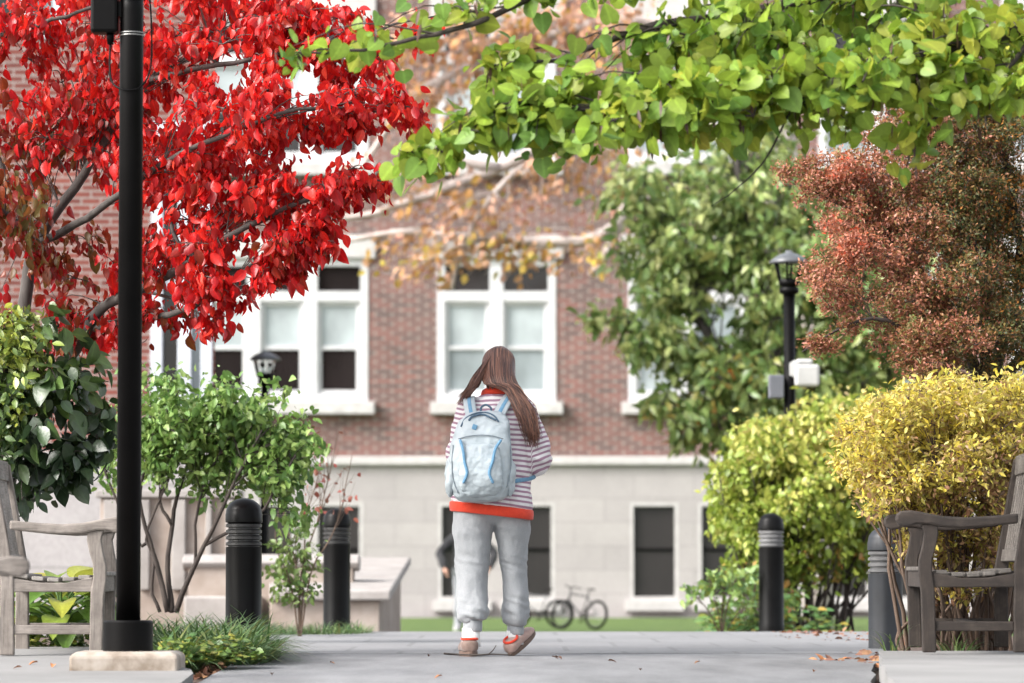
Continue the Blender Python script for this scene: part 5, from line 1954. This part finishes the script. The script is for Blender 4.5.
    for arm, rr in ((armr, .098), (arml, .088)):
        dd, pp = seg_param(co, [np.array(q) for q in crom(arm, 24)])
        tor = np.abs(co[:, 0]) > np.where(co[:, 2] > 1.28, .168, .19 + .03 * (1.28 - co[:, 2]))
        tor |= (co[:, 1] > .165)
        mk = (dd < rr) & tor
        ax = np.array(arm[2]) - np.array(arm[0])
        ax /= np.linalg.norm(ax)
        st = np.where(mk, 1.315 - (co - np.array(arm[0])) @ ax, st)
    wrinkle(me, .013, 8, 9.0)
    folds(me, .010, 16, 6.0, lambda z: max(0, 1 - abs(z - 1.06) / .16) + max(0, 1 - abs(z - .86) / .06) * .6)
    a = me.attributes.new('stripe', 'FLOAT', 'POINT')
    a.data.foreach_set('value', st.astype(np.float32))
    m, nt, b = new_mat('striped_knit')
    at_ = nt.nodes.new('ShaderNodeAttribute')
    at_.attribute_name = 'stripe'
    mu = nt.nodes.new('ShaderNodeMath')
    mu.operation = 'MULTIPLY'
    mu.inputs[1].default_value = 1 / .0262
    nt.links.new(at_.outputs['Fac'], mu.inputs[0])
    fr = nt.nodes.new('ShaderNodeMath')
    fr.operation = 'FRACT'
    nt.links.new(mu.outputs[0], fr.inputs[0])
    r = ramp(nt, [(0.0, (0.33, 0.20, 0.27)), (0.40, (0.33, 0.20, 0.27)), (0.46, (0.72, 0.70, 0.71)), (0.94, (0.72, 0.70, 0.71)), (1.0, (0.33, 0.20, 0.27))])
    nt.links.new(fr.outputs[0], r.inputs['Fac'])
    fine = noise_node(nt, coords(nt, 'Object'), 400, 2)
    r2 = ramp(nt, [(.3, (.86,) * 3), (.7, (1.06,) * 3)])
    nt.links.new(fine, r2.inputs['Fac'])
    nt.links.new(mixcol(nt, r.outputs['Color'], r2.outputs['Color'], 1.0, 'MULTIPLY'), b.inputs['Base Color'])
    b.inputs['Roughness'].default_value = .9
    nt.links.new(bump(nt, noise_node(nt, coords(nt, 'Object', (1, 1, .9)), 14, 4), .5, .02, bump(nt, fine, .3, .002)), b.inputs['Normal'])
    sw = mesh_obj('sweater', me, m, root, True)
    hm = MB()
    hm.loft([ellipse_ring(z, -.019, .01, .216 + q, .166 + q, n=56, e=2.3, tilt=.11) for z, q in ((.748, .0), (.752, .008), (.775, .011), (.798, .009), (.803, .002))])
    hm.build('red_hem', red_m, sw, True)
    cm = MB()
    Mc = Matrix.Rotation(R(-16), 3, 'X')
    cm.torus((.006, .018, 1.402), .066, .017, Mc @ Matrix.Diagonal((1, 1, 1.25)), 36, 10)
    cm.build('red_collar', red_m, sw, True)

    # hair
    hr = np.random.default_rng(12)
    hm_, nt, b = new_mat('brown_hair')
    at_ = nt.nodes.new('ShaderNodeAttribute')
    at_.attribute_name = 'tone'
    r = ramp(nt, [(0.0, (0.030, 0.012, 0.008)), (0.4, (0.085, 0.034, 0.022)), (0.75, (0.17, 0.072, 0.045)), (1.0, (0.28, 0.135, 0.085))])
    nt.links.new(at_.outputs['Fac'], r.inputs['Fac'])
    nt.links.new(r.outputs['Color'], b.inputs['Base Color'])
    b.inputs['Roughness'].default_value = .38
    b.inputs['Specular IOR Level'].default_value = .6
    cap = MB()
    rad = (.084, .106, .112)
    cap.ball((0, 0, 0), rad, None, 40, 28)
    keep_f = []
    for f in cap.f:
        c = np.mean([cap.v[i] for i in f], axis=0)
        if c[1] > .035 and c[2] < .062 or c[2] < -.075:
            continue
        keep_f.append(f)
    cap.f = keep_f
    hc = head + Mh @ Vector((0, -.010, .020))
    cap.v = [tuple(hc + Mh @ Vector(v)) for v in cap.v]
    capme = cap.mesh('hair')
    a = capme.attributes.new('tone', 'FLOAT', 'POINT')
    a.data.foreach_set('value', np.full(len(capme.vertices), .35, np.float32))
    hair = mesh_obj('hair', capme, hm_, root, True)
    sdm = hair.modifiers.new('s', 'SOLIDIFY')
    sdm.thickness = .004

    hb = MB()
    tones = []

    def on_head(v, k=1.02):
        """push a head-space point out to the scalp"""
        q = Vector((v[0] / rad[0], v[1] / rad[1], v[2] / rad[2]))
        q = q.normalized() * k
        return hc + Mh @ Vector((q.x * rad[0], q.y * rad[1], q.z * rad[2]))

    def strand(pts, r0, n=14, ends=.35):
        c = crom(pts, n)
        if n > 20:
            n = int(n * hr.uniform(.80, 1.0))
            c = c[:n]
            ph = hr.uniform(0, 6.28)
            c = [q + Vector((.004 * math.sin(ph + i * .55), 0, 0)) * max(0, i - 12) / 10 for i, q in enumerate(c)]
        hb.tube(c, [r0 * (1 if i < n * .6 else 1 - (1 - ends) * (i - n * .6) / (n * .4)) for i in range(n)], 5, caps=False)
        tones.append((n * 5, float(np.clip(hr.normal(.48, .30), 0, 1))))
    def nape(lat):
        return math.sqrt(max(.06, 1 - lat * lat))
    for i in range(820):          # main fall: over the back of the head, gathered over the right shoulder
        lat = hr.uniform(-1, 1)
        k = (lat + 1) / 2 * .6 + .4 * hr.random()
        a1 = on_head((.004 + .01 * lat, .05 - .07 * hr.random(), .11), 1.015 + .03 * hr.random())
        a2 = on_head((.072 * lat, -.075 * nape(lat) - .01, .055), 1.03 + .035 * hr.random())
        a3 = on_head((.082 * lat, -.098 * nape(lat), -.012), 1.04 + .05 * hr.random())
        a35 = Vector((.020 + .082 * lat + .01 * k, -.045 - .055 * nape(lat) - .015 * hr.random(), 1.468 + .012 * lat))
        a4 = Vector((.055 + .085 * k + .02 * lat, -.085 - .03 * nape(lat) - .015 * hr.random(), 1.412 - .02 * lat + hr.normal(0, .008)))
        a5 = Vector((.112 + .105 * k + hr.normal(0, .006), -.135 - .03 * hr.random(), 1.30 + hr.normal(0, .012)))
        a6 = Vector((.145 + .098 * k + hr.normal(0, .008), -.140 - .03 * hr.random(), 1.205 + hr.normal(0, .015)))
        a7 = Vector((.165 + .085 * k + hr.normal(0, .012), -.128 - .03 * hr.random(), 1.12 - hr.uniform(-.05, .05)))
        strand([a1, a2, a3, a35, a4, a5, a6, a7], hr.uniform(.0016, .0032), 24, .2)
    for i in range(170):          # lighter fall blown out to the left
        lat = -hr.uniform(.35, 1.0)
        a1 = on_head((-.006, .05 - .07 * hr.random(), .11), 1.02)
        a2 = on_head((.080 * lat, -.07 * nape(lat), .055), 1.03 + .03 * hr.random())
        a3 = on_head((.086 * lat, -.08 * nape(lat), -.01), 1.05 + .06 * hr.random())
        k = hr.random()
        a4 = Vector((-.075 - .05 * k, -.02 - .06 * hr.random(), 1.475 + hr.normal(0, .012)))
        a5 = Vector((-.112 - .05 * k, -.03 - .06 * hr.random(), 1.43 - .02 * hr.random()))
        a6 = Vector((-.150 - .05 * k + hr.normal(0, .01), -.04 - .06 * hr.random(), 1.385 - hr.uniform(-.02, .05)))
        strand([a1, a2, a3, a4, a5, a6], hr.uniform(.0013, .0026), 18, .15)
    for i in range(330):   # short top and back cover
        lat = hr.uniform(-1, 1)
        a1 = on_head((.01 * lat, .05 - .05 * hr.random(), .11), 1.02)
        a2 = on_head((.07 * lat, -.02 - .06 * hr.random(), .07), 1.035)
        a3 = on_head((.085 * lat, -.085 * nape(lat), 0.0), 1.05)
        a4 = on_head((.078 * lat + .012, -.085 * nape(lat), -.06), 1.06)
        a5 = Vector((.03 + .075 * lat, -.05 - .05 * nape(lat), 1.445 + hr.normal(0, .01)))
        strand([a1, a2, a3, a4, a5], hr.uniform(.0020, .0034), 14, .5)
    hme = hb.mesh('strands')
    a = hme.attributes.new('tone', 'FLOAT', 'POINT')
    a.data.foreach_set('value', np.concatenate([np.full(k, t, np.float32) for k, t in tones]))
    mesh_obj('strands', hme, hm_, hair, True)
    return root, z0, p.x, d


def backpack(px, d, z0):
    root = empty('backpack', (px, d, z0))
    tag(root, 'pale blue grey backpack with blue piping worn over both shoulders', 'backpack')
    rows = [(.818, -.072, -.205, .085, .040), (.826, -.073, -.212, .115, .058), (.85, -.074, -.222, .143, .075), (.90, -.076, -.228, .160, .088), (.98, -.078, -.232, .167, .094), (1.06, -.077, -.230, .167, .092), (1.13, -.073, -.226, .160, .086),
            (1.19, -.066, -.218, .149, .076), (1.24, -.057, -.208, .133, .062), (1.275, -.050, -.198, .112, .046), (1.297, -.046, -.190, .082, .028), (1.305, -.045, -.188, .05, .014)]
    E = 2.8
    mb = MB()
    mb.loft([ellipse_ring(*r, n=56, e=E) for r in rows])
    me = remeshed(mb, .0075, 3, .5)
    wrinkle(me, .008, 9, 21.0, (1, 1, 1.2))
    wrinkle(me, .002, 32, 5.0)
    m, nt, b = new_mat('pale_ripstop')
    v = coords(nt, 'Object')
    f = noise_node(nt, v, 9, 4)
    r = ramp(nt, [(.3, (0.33, 0.385, 0.415)), (.7, (0.42, 0.47, 0.495))])
    nt.links.new(f, r.inputs['Fac'])
    nt.links.new(r.outputs['Color'], b.inputs['Base Color'])
    b.inputs['Roughness'].default_value = .5
    w = noise_node(nt, coords(nt, 'Object', (1, 1, 1.6)), 18, 4, .55)
    nt.links.new(bump(nt, w, .32, .014, bump(nt, noise_node(nt, v, 300, 2), .15, .002)), b.inputs['Normal'])
    body = mesh_obj('pack_body', me, m, root, True)
    zs = [q[0] for q in rows]

    def surf(x, z, off=.004):
        cx, cy, hw, hd = (float(np.interp(z, zs, [q[i] for q in rows])) for i in (1, 2, 3, 4))
        t = min(.999, abs((x - cx) / hw))
        return Vector((x, cy - hd * (1 - t ** E) ** (1 / E) - off, z))
    # front pocket panel
    pk = MB()
    rr = []
    for (z, hw, q) in [(.845, .07, .004), (.86, .095, .016), (.90, .112, .026), (.96, .118, .032), (1.03, .112, .028), (1.08, .10, .018), (1.12, .085, .008)]:
        ring = []
        for k in range(24):
            a = 2 * math.pi * k / 24
            c, s_ = math.cos(a), math.sin(a)
            x = -.075 + hw * math.copysign(abs(c) ** .8, c)
            base = surf(-.075 + (x + .075) * .9, z, 0)
            ring.append((x, base.y - q * .5 + (q * .75 + .004) * math.copysign(abs(s_) ** .8, s_), z))
        rr.append(ring)
    pk.loft(rr)
    me = remeshed(pk, .006, 3, .5)
    wrinkle(me, .008, 14, 2.0)
    pocket = mesh_obj('front_pocket', me, m, root, True)
    # side pockets
    for sx in (-1, 1):
        sp = MB()
        cx = -.078 + sx * .158
        sp.ball((cx, -.215, .95), (.030, .060, .115), None, 16, 12)
        me = remeshed(sp, .008, 2, .5)
        wrinkle(me, .010, 15, 4.0 + sx)
        mesh_obj('side_pocket', me, m, root, True)
    blue = cloth_mat('blue_webbing', (0.10, 0.23, 0.36), (0.15, 0.31, 0.46), 60, wr=False)
    navy = cloth_mat('slate_blue_webbing', (0.045, 0.085, 0.13), (0.075, 0.13, 0.19), 60, wr=False)

    def pxz(cx, cy):
        return ((420 + cx / 3.594 - 495) / 186, (655 - 330 - cy / 3.594) / 186)

    for pts in ([(148, 405), (158, 440), (163, 480), (172, 520), (160, 552)], [(290, 405), (272, 435), (262, 480), (250, 520), (262, 552)]):
        tb = MB()
        q = [surf(*pxz(a, c), .042 if c > 430 else .020) for a, c in pts]
        tb.tube(crom(q, 20), [.0080] * 20, 8, round_ends=True)
        tb.build('blue_piping', blue, root, True)
    tb = MB()
    q = [surf(*pxz(a, c), .006) for a, c in [(150, 352), (165, 325), (200, 306), (240, 303), (268, 316), (282, 335)]]
    tb.tube(crom(q, 24), [.0045] * 24, 8, round_ends=True)
    q = [surf(*pxz(a, c), .012) for a, c in [(178, 330), (190, 318), (225, 310), (255, 322), (272, 330)]]
    tb.tube(crom(q, 20), [.0055] * 20, 8, round_ends=True)
    tb.build('zip_piping', navy, root, True)
    seam = cloth_mat('grey_seam_tape', (0.16, 0.20, 0.23), (0.22, 0.26, 0.29), 60, wr=False)
    sm_ = MB()
    q = [surf(*pxz(a_, c_), .010) for a_, c_ in [(140, 398), (180, 388), (222, 385), (262, 388), (300, 398)]]
    sm_.tube(crom(q, 24), [.0028] * 24, 6)
    sm_.build('pocket_seam', seam, root, True)
    for xs_ in ([(122, 420), (118, 480), (122, 540), (140, 590)], [(318, 330), (325, 420), (326, 500), (312, 570)]):
        sm_ = MB()
        q = [surf(*pxz(a_, c_), .004) for a_, c_ in xs_]
        sm_.tube(crom(q, 20), [.0028] * 20, 6)
        sm_.build('side_seam', seam, root, True)
    lg = MB()
    c = surf(*pxz(198, 356), .005)
    lg.box(c, (.026, .006, .028), M=Matrix.Rotation(R(20), 3, 'Y'))
    lg.build('buckle_patch', blue, root, False, .004)
    hl = MB()
    hl.tube(crom([(-.075, -.17, 1.295), (-.072, -.16, 1.325), (-.048, -.155, 1.338), (-.022, -.16, 1.322), (-.02, -.17, 1.295)], 16), [.006] * 16, 8)
    hl.build('grab_loop', navy, root, True)
    st = MB()
    strap_pts = {
        'l': ([(-.118, -.175, 1.25), (-.135, -.13, 1.335), (-.138, -.05, 1.378), (-.136, .05, 1.362), (-.135, .125, 1.27), (-.14, .170, 1.15), (-.20, .12, 1.02), (-.232, .0, .96), (-.20, -.15, .93)],
              [(0, -1, .3), (0, -.7, .7), (-.2, -.1, 1), (-.1, .6, .8), (0, 1, .2), (0, 1, 0), (-.8, .6, 0), (-1, 0, 0), (-1, -.3, 0)]),
        'r': ([(.010, -.175, 1.265), (.052, -.13, 1.345), (.088, -.05, 1.396), (.098, .05, 1.375), (.11, .125, 1.27), (.13, .170, 1.15), (.195, .12, 1.02), (.215, .0, .96), (.10, -.165, .93)],
              [(0, -1, .3), (0, -.7, .7), (.2, -.1, 1), (.1, .6, .8), (0, 1, .2), (0, 1, 0), (.8, .6, 0), (1, 0, 0), (.6, -1, 0)])}
    for k in ('l', 'r'):
        st = MB()
        P, U = strap_pts[k]
        ribbon(st, P[:6], U[:6], .064, .014, 28)
        s = st.build('shoulder_strap', m, root, True)
        e = MB()
        ribbon(e, [Vector(a) + Vector(u).normalized() * .006 for a, u in zip(P[:6], U[:6])], U[:6], .020, .006, 28)
        ribbon(e, P[5:], U[5:], .022, .005, 20)
        e.build('webbing', blue, s, True)
    return root


g_root, gz, gx, gd = girl()
backpack(gx, gd, gz)


def bystander():
    d = 58.0
    p = at(467, 600, d)
    z0 = ZC - drop_path(d) + .01
    root = empty('person', (p.x, d, z0), math.pi)
    tag(root, 'far person in a black jacket and grey trousers standing by the bicycles', 'person')
    Mh = Matrix.Rotation(R(-18), 3, 'X')
    head = Vector((0, .05, 1.60))
    J = dict(pelvis=(0, 0, .94), waist=(0, 0, 1.1), chest=(0, .01, 1.30), neck=(0, .02, 1.47),
             shl=(-.18, .0, 1.41), ell=(-.40, .05, 1.17), wrl=(-.34, .26, .93), shr=(.18, .0, 1.41), elr=(.40, .05, 1.17), wrr=(.34, .26, .93),
             hipl=(-.10, 0, .92), knl=(-.12, .03, .5), anl=(-.13, -.02, .09), toel=(-.15, .13, .04), hipr=(.10, 0, .92), knr=(.12, .03, .5), anr=(.13, -.02, .09), toer=(.15, .13, .04))
    build_body(root, J, head, Mh, 1.03, {'l': ((.25, .4, -.8), (.8, 0, .2), (.2, 1, 0)), 'r': ((-.25, .4, -.8), (-.8, 0, .2), (-.2, 1, 0))}, skin_mat())
    jm = MB()
    jm.loft([ellipse_ring(z, 0, .0, a, b, 32) for z, a, b in ((.84, .19, .14), (.88, .205, .15), (1.05, .205, .15), (1.25, .215, .15), (1.37, .21, .13), (1.44, .15, .10), (1.48, .08, .075))])
    for e in (-1, 1):
        jm.tube(crom([(e * .15, 0, 1.40), (e * .29, .02, 1.28), (e * .405, .05, 1.165), (e * .38, .15, 1.05), (e * .345, .24, .96)], 14), list(np.linspace(.085, .055, 14)), 16, round_ends=True)
    me = remeshed(jm, .011, 4, .5)
    wrinkle(me, .014, 8, 3)
    mesh_obj('jacket', me, cloth_mat('black_jacket', (.010, .010, .012), (.02, .02, .024), 30), root, True)
    tm = MB()
    for e in (-1, 1):
        tm.loft([ellipse_ring(z, e * x, y, a, b, 24, 2.1) for z, x, y, a, b in ((.06, .13, -.01, .065, .07), (.3, .128, .01, .075, .08), (.5, .12, .02, .08, .09), (.75, .11, .0, .10, .11), (.93, .10, 0, .115, .13))])
    tm.ball((0, 0, .92), (.19, .14, .12))
    me = remeshed(tm, .012, 4, .5)
    wrinkle(me, .012, 8, 1)
    mesh_obj('trousers', me, cloth_mat('grey_trousers', (.20, .21, .23), (.27, .28, .30), 30), root, True)
    hr = MB()
    hr.ball(head + Mh @ Vector((0, -.02, .035)), (.085, .10, .095), Mh, 20, 14)
    hr.build('hair', mat_noise('dark_hair', [(.3, (.02, .014, .01)), (.7, (.05, .035, .025))], 40, rough=.5), root, True)
    mats = (cloth_mat('grey_canvas', (.25, .25, .26), (.3, .3, .31), 30, wr=False), mat_noise('white_rubber', [(.3, (.5, .5, .5)), (.7, (.6, .6, .6))], 30), cloth_mat('grey_rib', (.2, .2, .21), (.25, .25, .26), 30, wr=False))
    for e in (-1, 1):
        shoe(root, '', Vector((e * .13, -.03, .004)), R(-8 * e), 0, mats, 1.12).name = 'shoe'


bystander()


# ------------------------------------------------------------------ bicycles
def make_bike(loc, rz, lean, frame_mat, label):
    root = empty('bicycle', loc, rz)
    root.rotation_euler = (0, lean, rz)
    tag(root, label, 'bicycle', 'bicycles parked by the lawn')
    rub = M['blackpaint']
    steel = mat_noise('bike_steel', [(.3, (.3, .3, .3)), (.7, (.5, .5, .5))], 30, rough=.35, metallic=.9, bstr=0)
    My = Matrix.Rotation(R(90), 3, 'Y')
    for y in (-.52, .52):
        t = MB()
        t.torus((0, y, .34), .312, .034, My, 48, 8)
        w = t.build('wheel', rub, root, True)
        t = MB()
        t.torus((0, y, .34), .292, .010, My, 40, 6)
        t.build('rim', steel, w, True)
        t = MB()
        t.tube([(-.05, y, .34), (.05, y, .34)], .02, 10)
        for k in range(20):
            a = k * math.pi / 10
            t.tube([((-1) ** k * .03, y, .34), (0, y + .288 * math.cos(a), .34 + .288 * math.sin(a))], .0016, 4, caps=False)
        t.build('spokes', steel, w, True)
    bb, st, hd, hb = Vector((0, -.08, .30)), Vector((0, -.22, .82)), Vector((0, .34, .82)), Vector((0, .37, .68))
    f = MB()
    for a, b_, r in ((bb, st, .016), (bb, hb, .019), (Vector((0, -.20, .76)), hd, .016), (hd + Vector((0, -.02, .06)), hb, .02)):
        f.tube([a, b_], r, 10)
    for s in (-1, 1):
        f.tube([bb + Vector((s * .03, 0, 0)), Vector((s * .06, -.52, .34))], .009, 8)
        f.tube([Vector((s * .015, -.20, .76)), Vector((s * .06, -.52, .34))], .008, 8)
        f.tube([hb + Vector((s * .045, 0.01, 0)), Vector((s * .055, .52, .34))], .012, 8)
    f.tube([hb + Vector((-.05, .005, 0)), hb + Vector((.05, .005, 0))], .014, 8)
    f.build('frame', frame_mat, root, True)
    s = MB()
    s.tube(crom([(0, -.34, .93), (0, -.26, .94), (0, -.12, .925)], 8), [.07, .062, .05, .04, .03, .025, .02, .018], 12, round_ends=True, flat=.35)
    s.tube([(0, -.22, .80), (0, -.245, .92)], .013, 8)
    s.build('saddle', rub, root, True)
    h = MB()
    h.tube(crom([(-.29, .24, .98), (-.2, .32, 1.0), (0, .36, .98), (.2, .32, 1.0), (.29, .24, .98)], 20), .012, 8)
    h.tube([hd + Vector((0, -.02, .04)), (0, .36, .98)], .013, 8)
    h.build('handlebar', rub, root, True)
    c = MB()
    c.torus((.045, bb.y, bb.z), .085, .008, My, 24, 6)
    c.tube([(.05, bb.y, bb.z), (.06, bb.y + .10, bb.z - .12)], .009, 6)
    c.tube([(-.05, bb.y, bb.z), (-.06, bb.y - .10, bb.z + .12)], .009, 6)
    c.box((.10, bb.y + .10, bb.z - .12), (.08, .07, .02))
    c.box((-.10, bb.y - .10, bb.z + .12), (.08, .07, .02))
    c.tube([(-.06, bb.y, bb.z), (.06, bb.y, bb.z)], .02, 10)
    root.scale = (.66, .66, .66)
    c.build('crank', rub, root, True)


p = at(578, 600, 59.0)
make_bike((p.x, 59.0, ZC - .89), R(48), R(8), mat_noise('black_bike_paint', [(.3, (.012, .012, .013)), (.7, (.02, .02, .022))], 9, rough=.3, bstr=0), 'black bicycle with its front wheel turned toward the camera, beside the other parked one')
p = at(538, 600, 60.2)
make_bike((p.x, 60.2, ZC - .89), R(75), R(-8), mat_noise('silver_bike_paint', [(.3, (.10, .10, .105)), (.7, (.16, .16, .165))], 9, rough=.3, bstr=0), 'dark grey framed bicycle parked beside the person in the black jacket')

# ------------------------------------------------------------------ small things on the ground
def twig():
    d = 20.35
    c = at(472, 654, d)
    z = ZC - drop_path(d) + .008
    root = empty('twig', (c.x, d, z))
    tag(root, 'thin dark forked twig lying on the path at the walker\'s feet', 'twig')
    mb = MB()
    X = lambda px, dz, dy: ((px - 472) * d / FPX, dy, dz)
    mb.tube(crom([X(444, .012, .0), X(458, .006, .03), X(480, .006, -.02), X(492, .008, .02), X(512, .004, .03)], 16), list(np.linspace(.006, .003, 16)), 6)
    mb.tube(crom([X(488, .006, .0), X(493, .03, .02), X(496, .055, .03)], 8), list(np.linspace(.004, .002, 8)), 5)
    mb.build('stem', M['bark_dark'], root, True)


twig()


def fallen():
    lm = leaf_mat('fallen_leaf', [(0, (.22, .09, .04)), (.5, (.42, .17, .06)), (1, (.10, .05, .03))], rough=.7, trans=.05)
    r = np.random.default_rng(77)
    for px, d, sz, tone, dr in [(556, 20.0, .05, 1.0, drop_path), (552, 20.1, .04, 1.0, drop_path), (608, 19.4, .045, .9, drop_path), (430, 20.4, .03, .95, drop_path), (442, 17.6, .04, .4, drop_path), (272, 17.9, .03, .9, drop_path), (640, 18.4, .03, .9, drop_path), (700, 19.3, .035, .8, drop_path), (330, 19.2, .03, .8, drop_path), (815, 18.2, .035, .3, drop_path)]:
        q = at(px, 660, d)
        o = leaves('fallen_leaf', tmpl_ovate(.6, .3, .4), [[0, 0, 0]], [[r.normal(), r.normal(), .12]], [[.1, .1, 1]], [sz], [tone], lm)
        o.location = (q.x, d, ZC - dr(d) + .010)
        tag(o, 'small dry fallen leaf lying on the grey path', 'leaf', 'fallen leaves on the path')
    for px, d, sz, tone in [(38, 17.9, .05, .35), (54, 17.7, .045, .5), (22, 17.5, .04, .4)]:
        q = at(px, 660, d)
        o = leaves('fallen_leaf', tmpl_ovate(.6, .3, .4), [[0, 0, 0]], [[r.normal(), r.normal(), .12]], [[.1, .1, 1]], [sz], [tone], lm)
        o.location = (q.x, d, ZC - drop_left(d) + .010)
        tag(o, 'small dry fallen leaf lying on the left concrete pavement', 'leaf', 'fallen leaves on the left pavement')


fallen()

# ------------------------------------------------------------------ light, sky, camera
W = bpy.data.worlds.new('World')
scene.world = W
W.use_nodes = True
nt = W.node_tree
bg = nt.nodes['Background']
sky = nt.nodes.new('ShaderNodeTexSky')
sky.sky_type = 'NISHITA'
sky.sun_disc = False
SUN = Vector((-.80, -.42, .72)).normalized()
sky.sun_elevation = math.asin(SUN.z)
sky.sun_rotation = math.atan2(SUN.x, SUN.y)
sky.air_density = 1.0
sky.dust_density = 4.0
sky.ozone_density = 1.0
hs = nt.nodes.new('ShaderNodeHueSaturation')
hs.inputs['Saturation'].default_value = 0.30
nt.links.new(sky.outputs['Color'], hs.inputs['Color'])
nt.links.new(hs.outputs['Color'], bg.inputs['Color'])
bg.inputs['Strength'].default_value = 0.13
sl = bpy.data.lights.new('sun', 'SUN')
sl.energy = 1.25
sl.angle = R(24)
sl.color = (1.0, 0.955, 0.92)
so = bpy.data.objects.new('sun', sl)
COL.objects.link(so)
so.rotation_euler = SUN.to_track_quat('Z', 'Y').to_euler()
so.location = SUN * 40

cam = bpy.data.cameras.new('camera')
cam.sensor_width = 36.0
cam.lens = 135.0
cam.clip_start = 0.1
cam.clip_end = 3000
co_ = bpy.data.objects.new('camera', cam)
COL.objects.link(co_)
co_.location = (0, 0, ZC)
co_.rotation_euler = (R(90) + TH, 0, 0)
cam.dof.use_dof = True
cam.dof.focus_distance = 20.4
cam.dof.aperture_fstop = 3.2
scene.camera = co_
scene.view_settings.view_transform = 'Standard'
scene.view_settings.look = 'None'
scene.view_settings.gamma = 1.0
scene.view_settings.exposure = 1.9
scene.cycles.max_bounces = 8
scene.cycles.diffuse_bounces = 4
scene.cycles.glossy_bounces = 3
scene.cycles.transmission_bounces = 4
scene.cycles.transparent_max_bounces = 8
scene.cycles.use_denoising = True
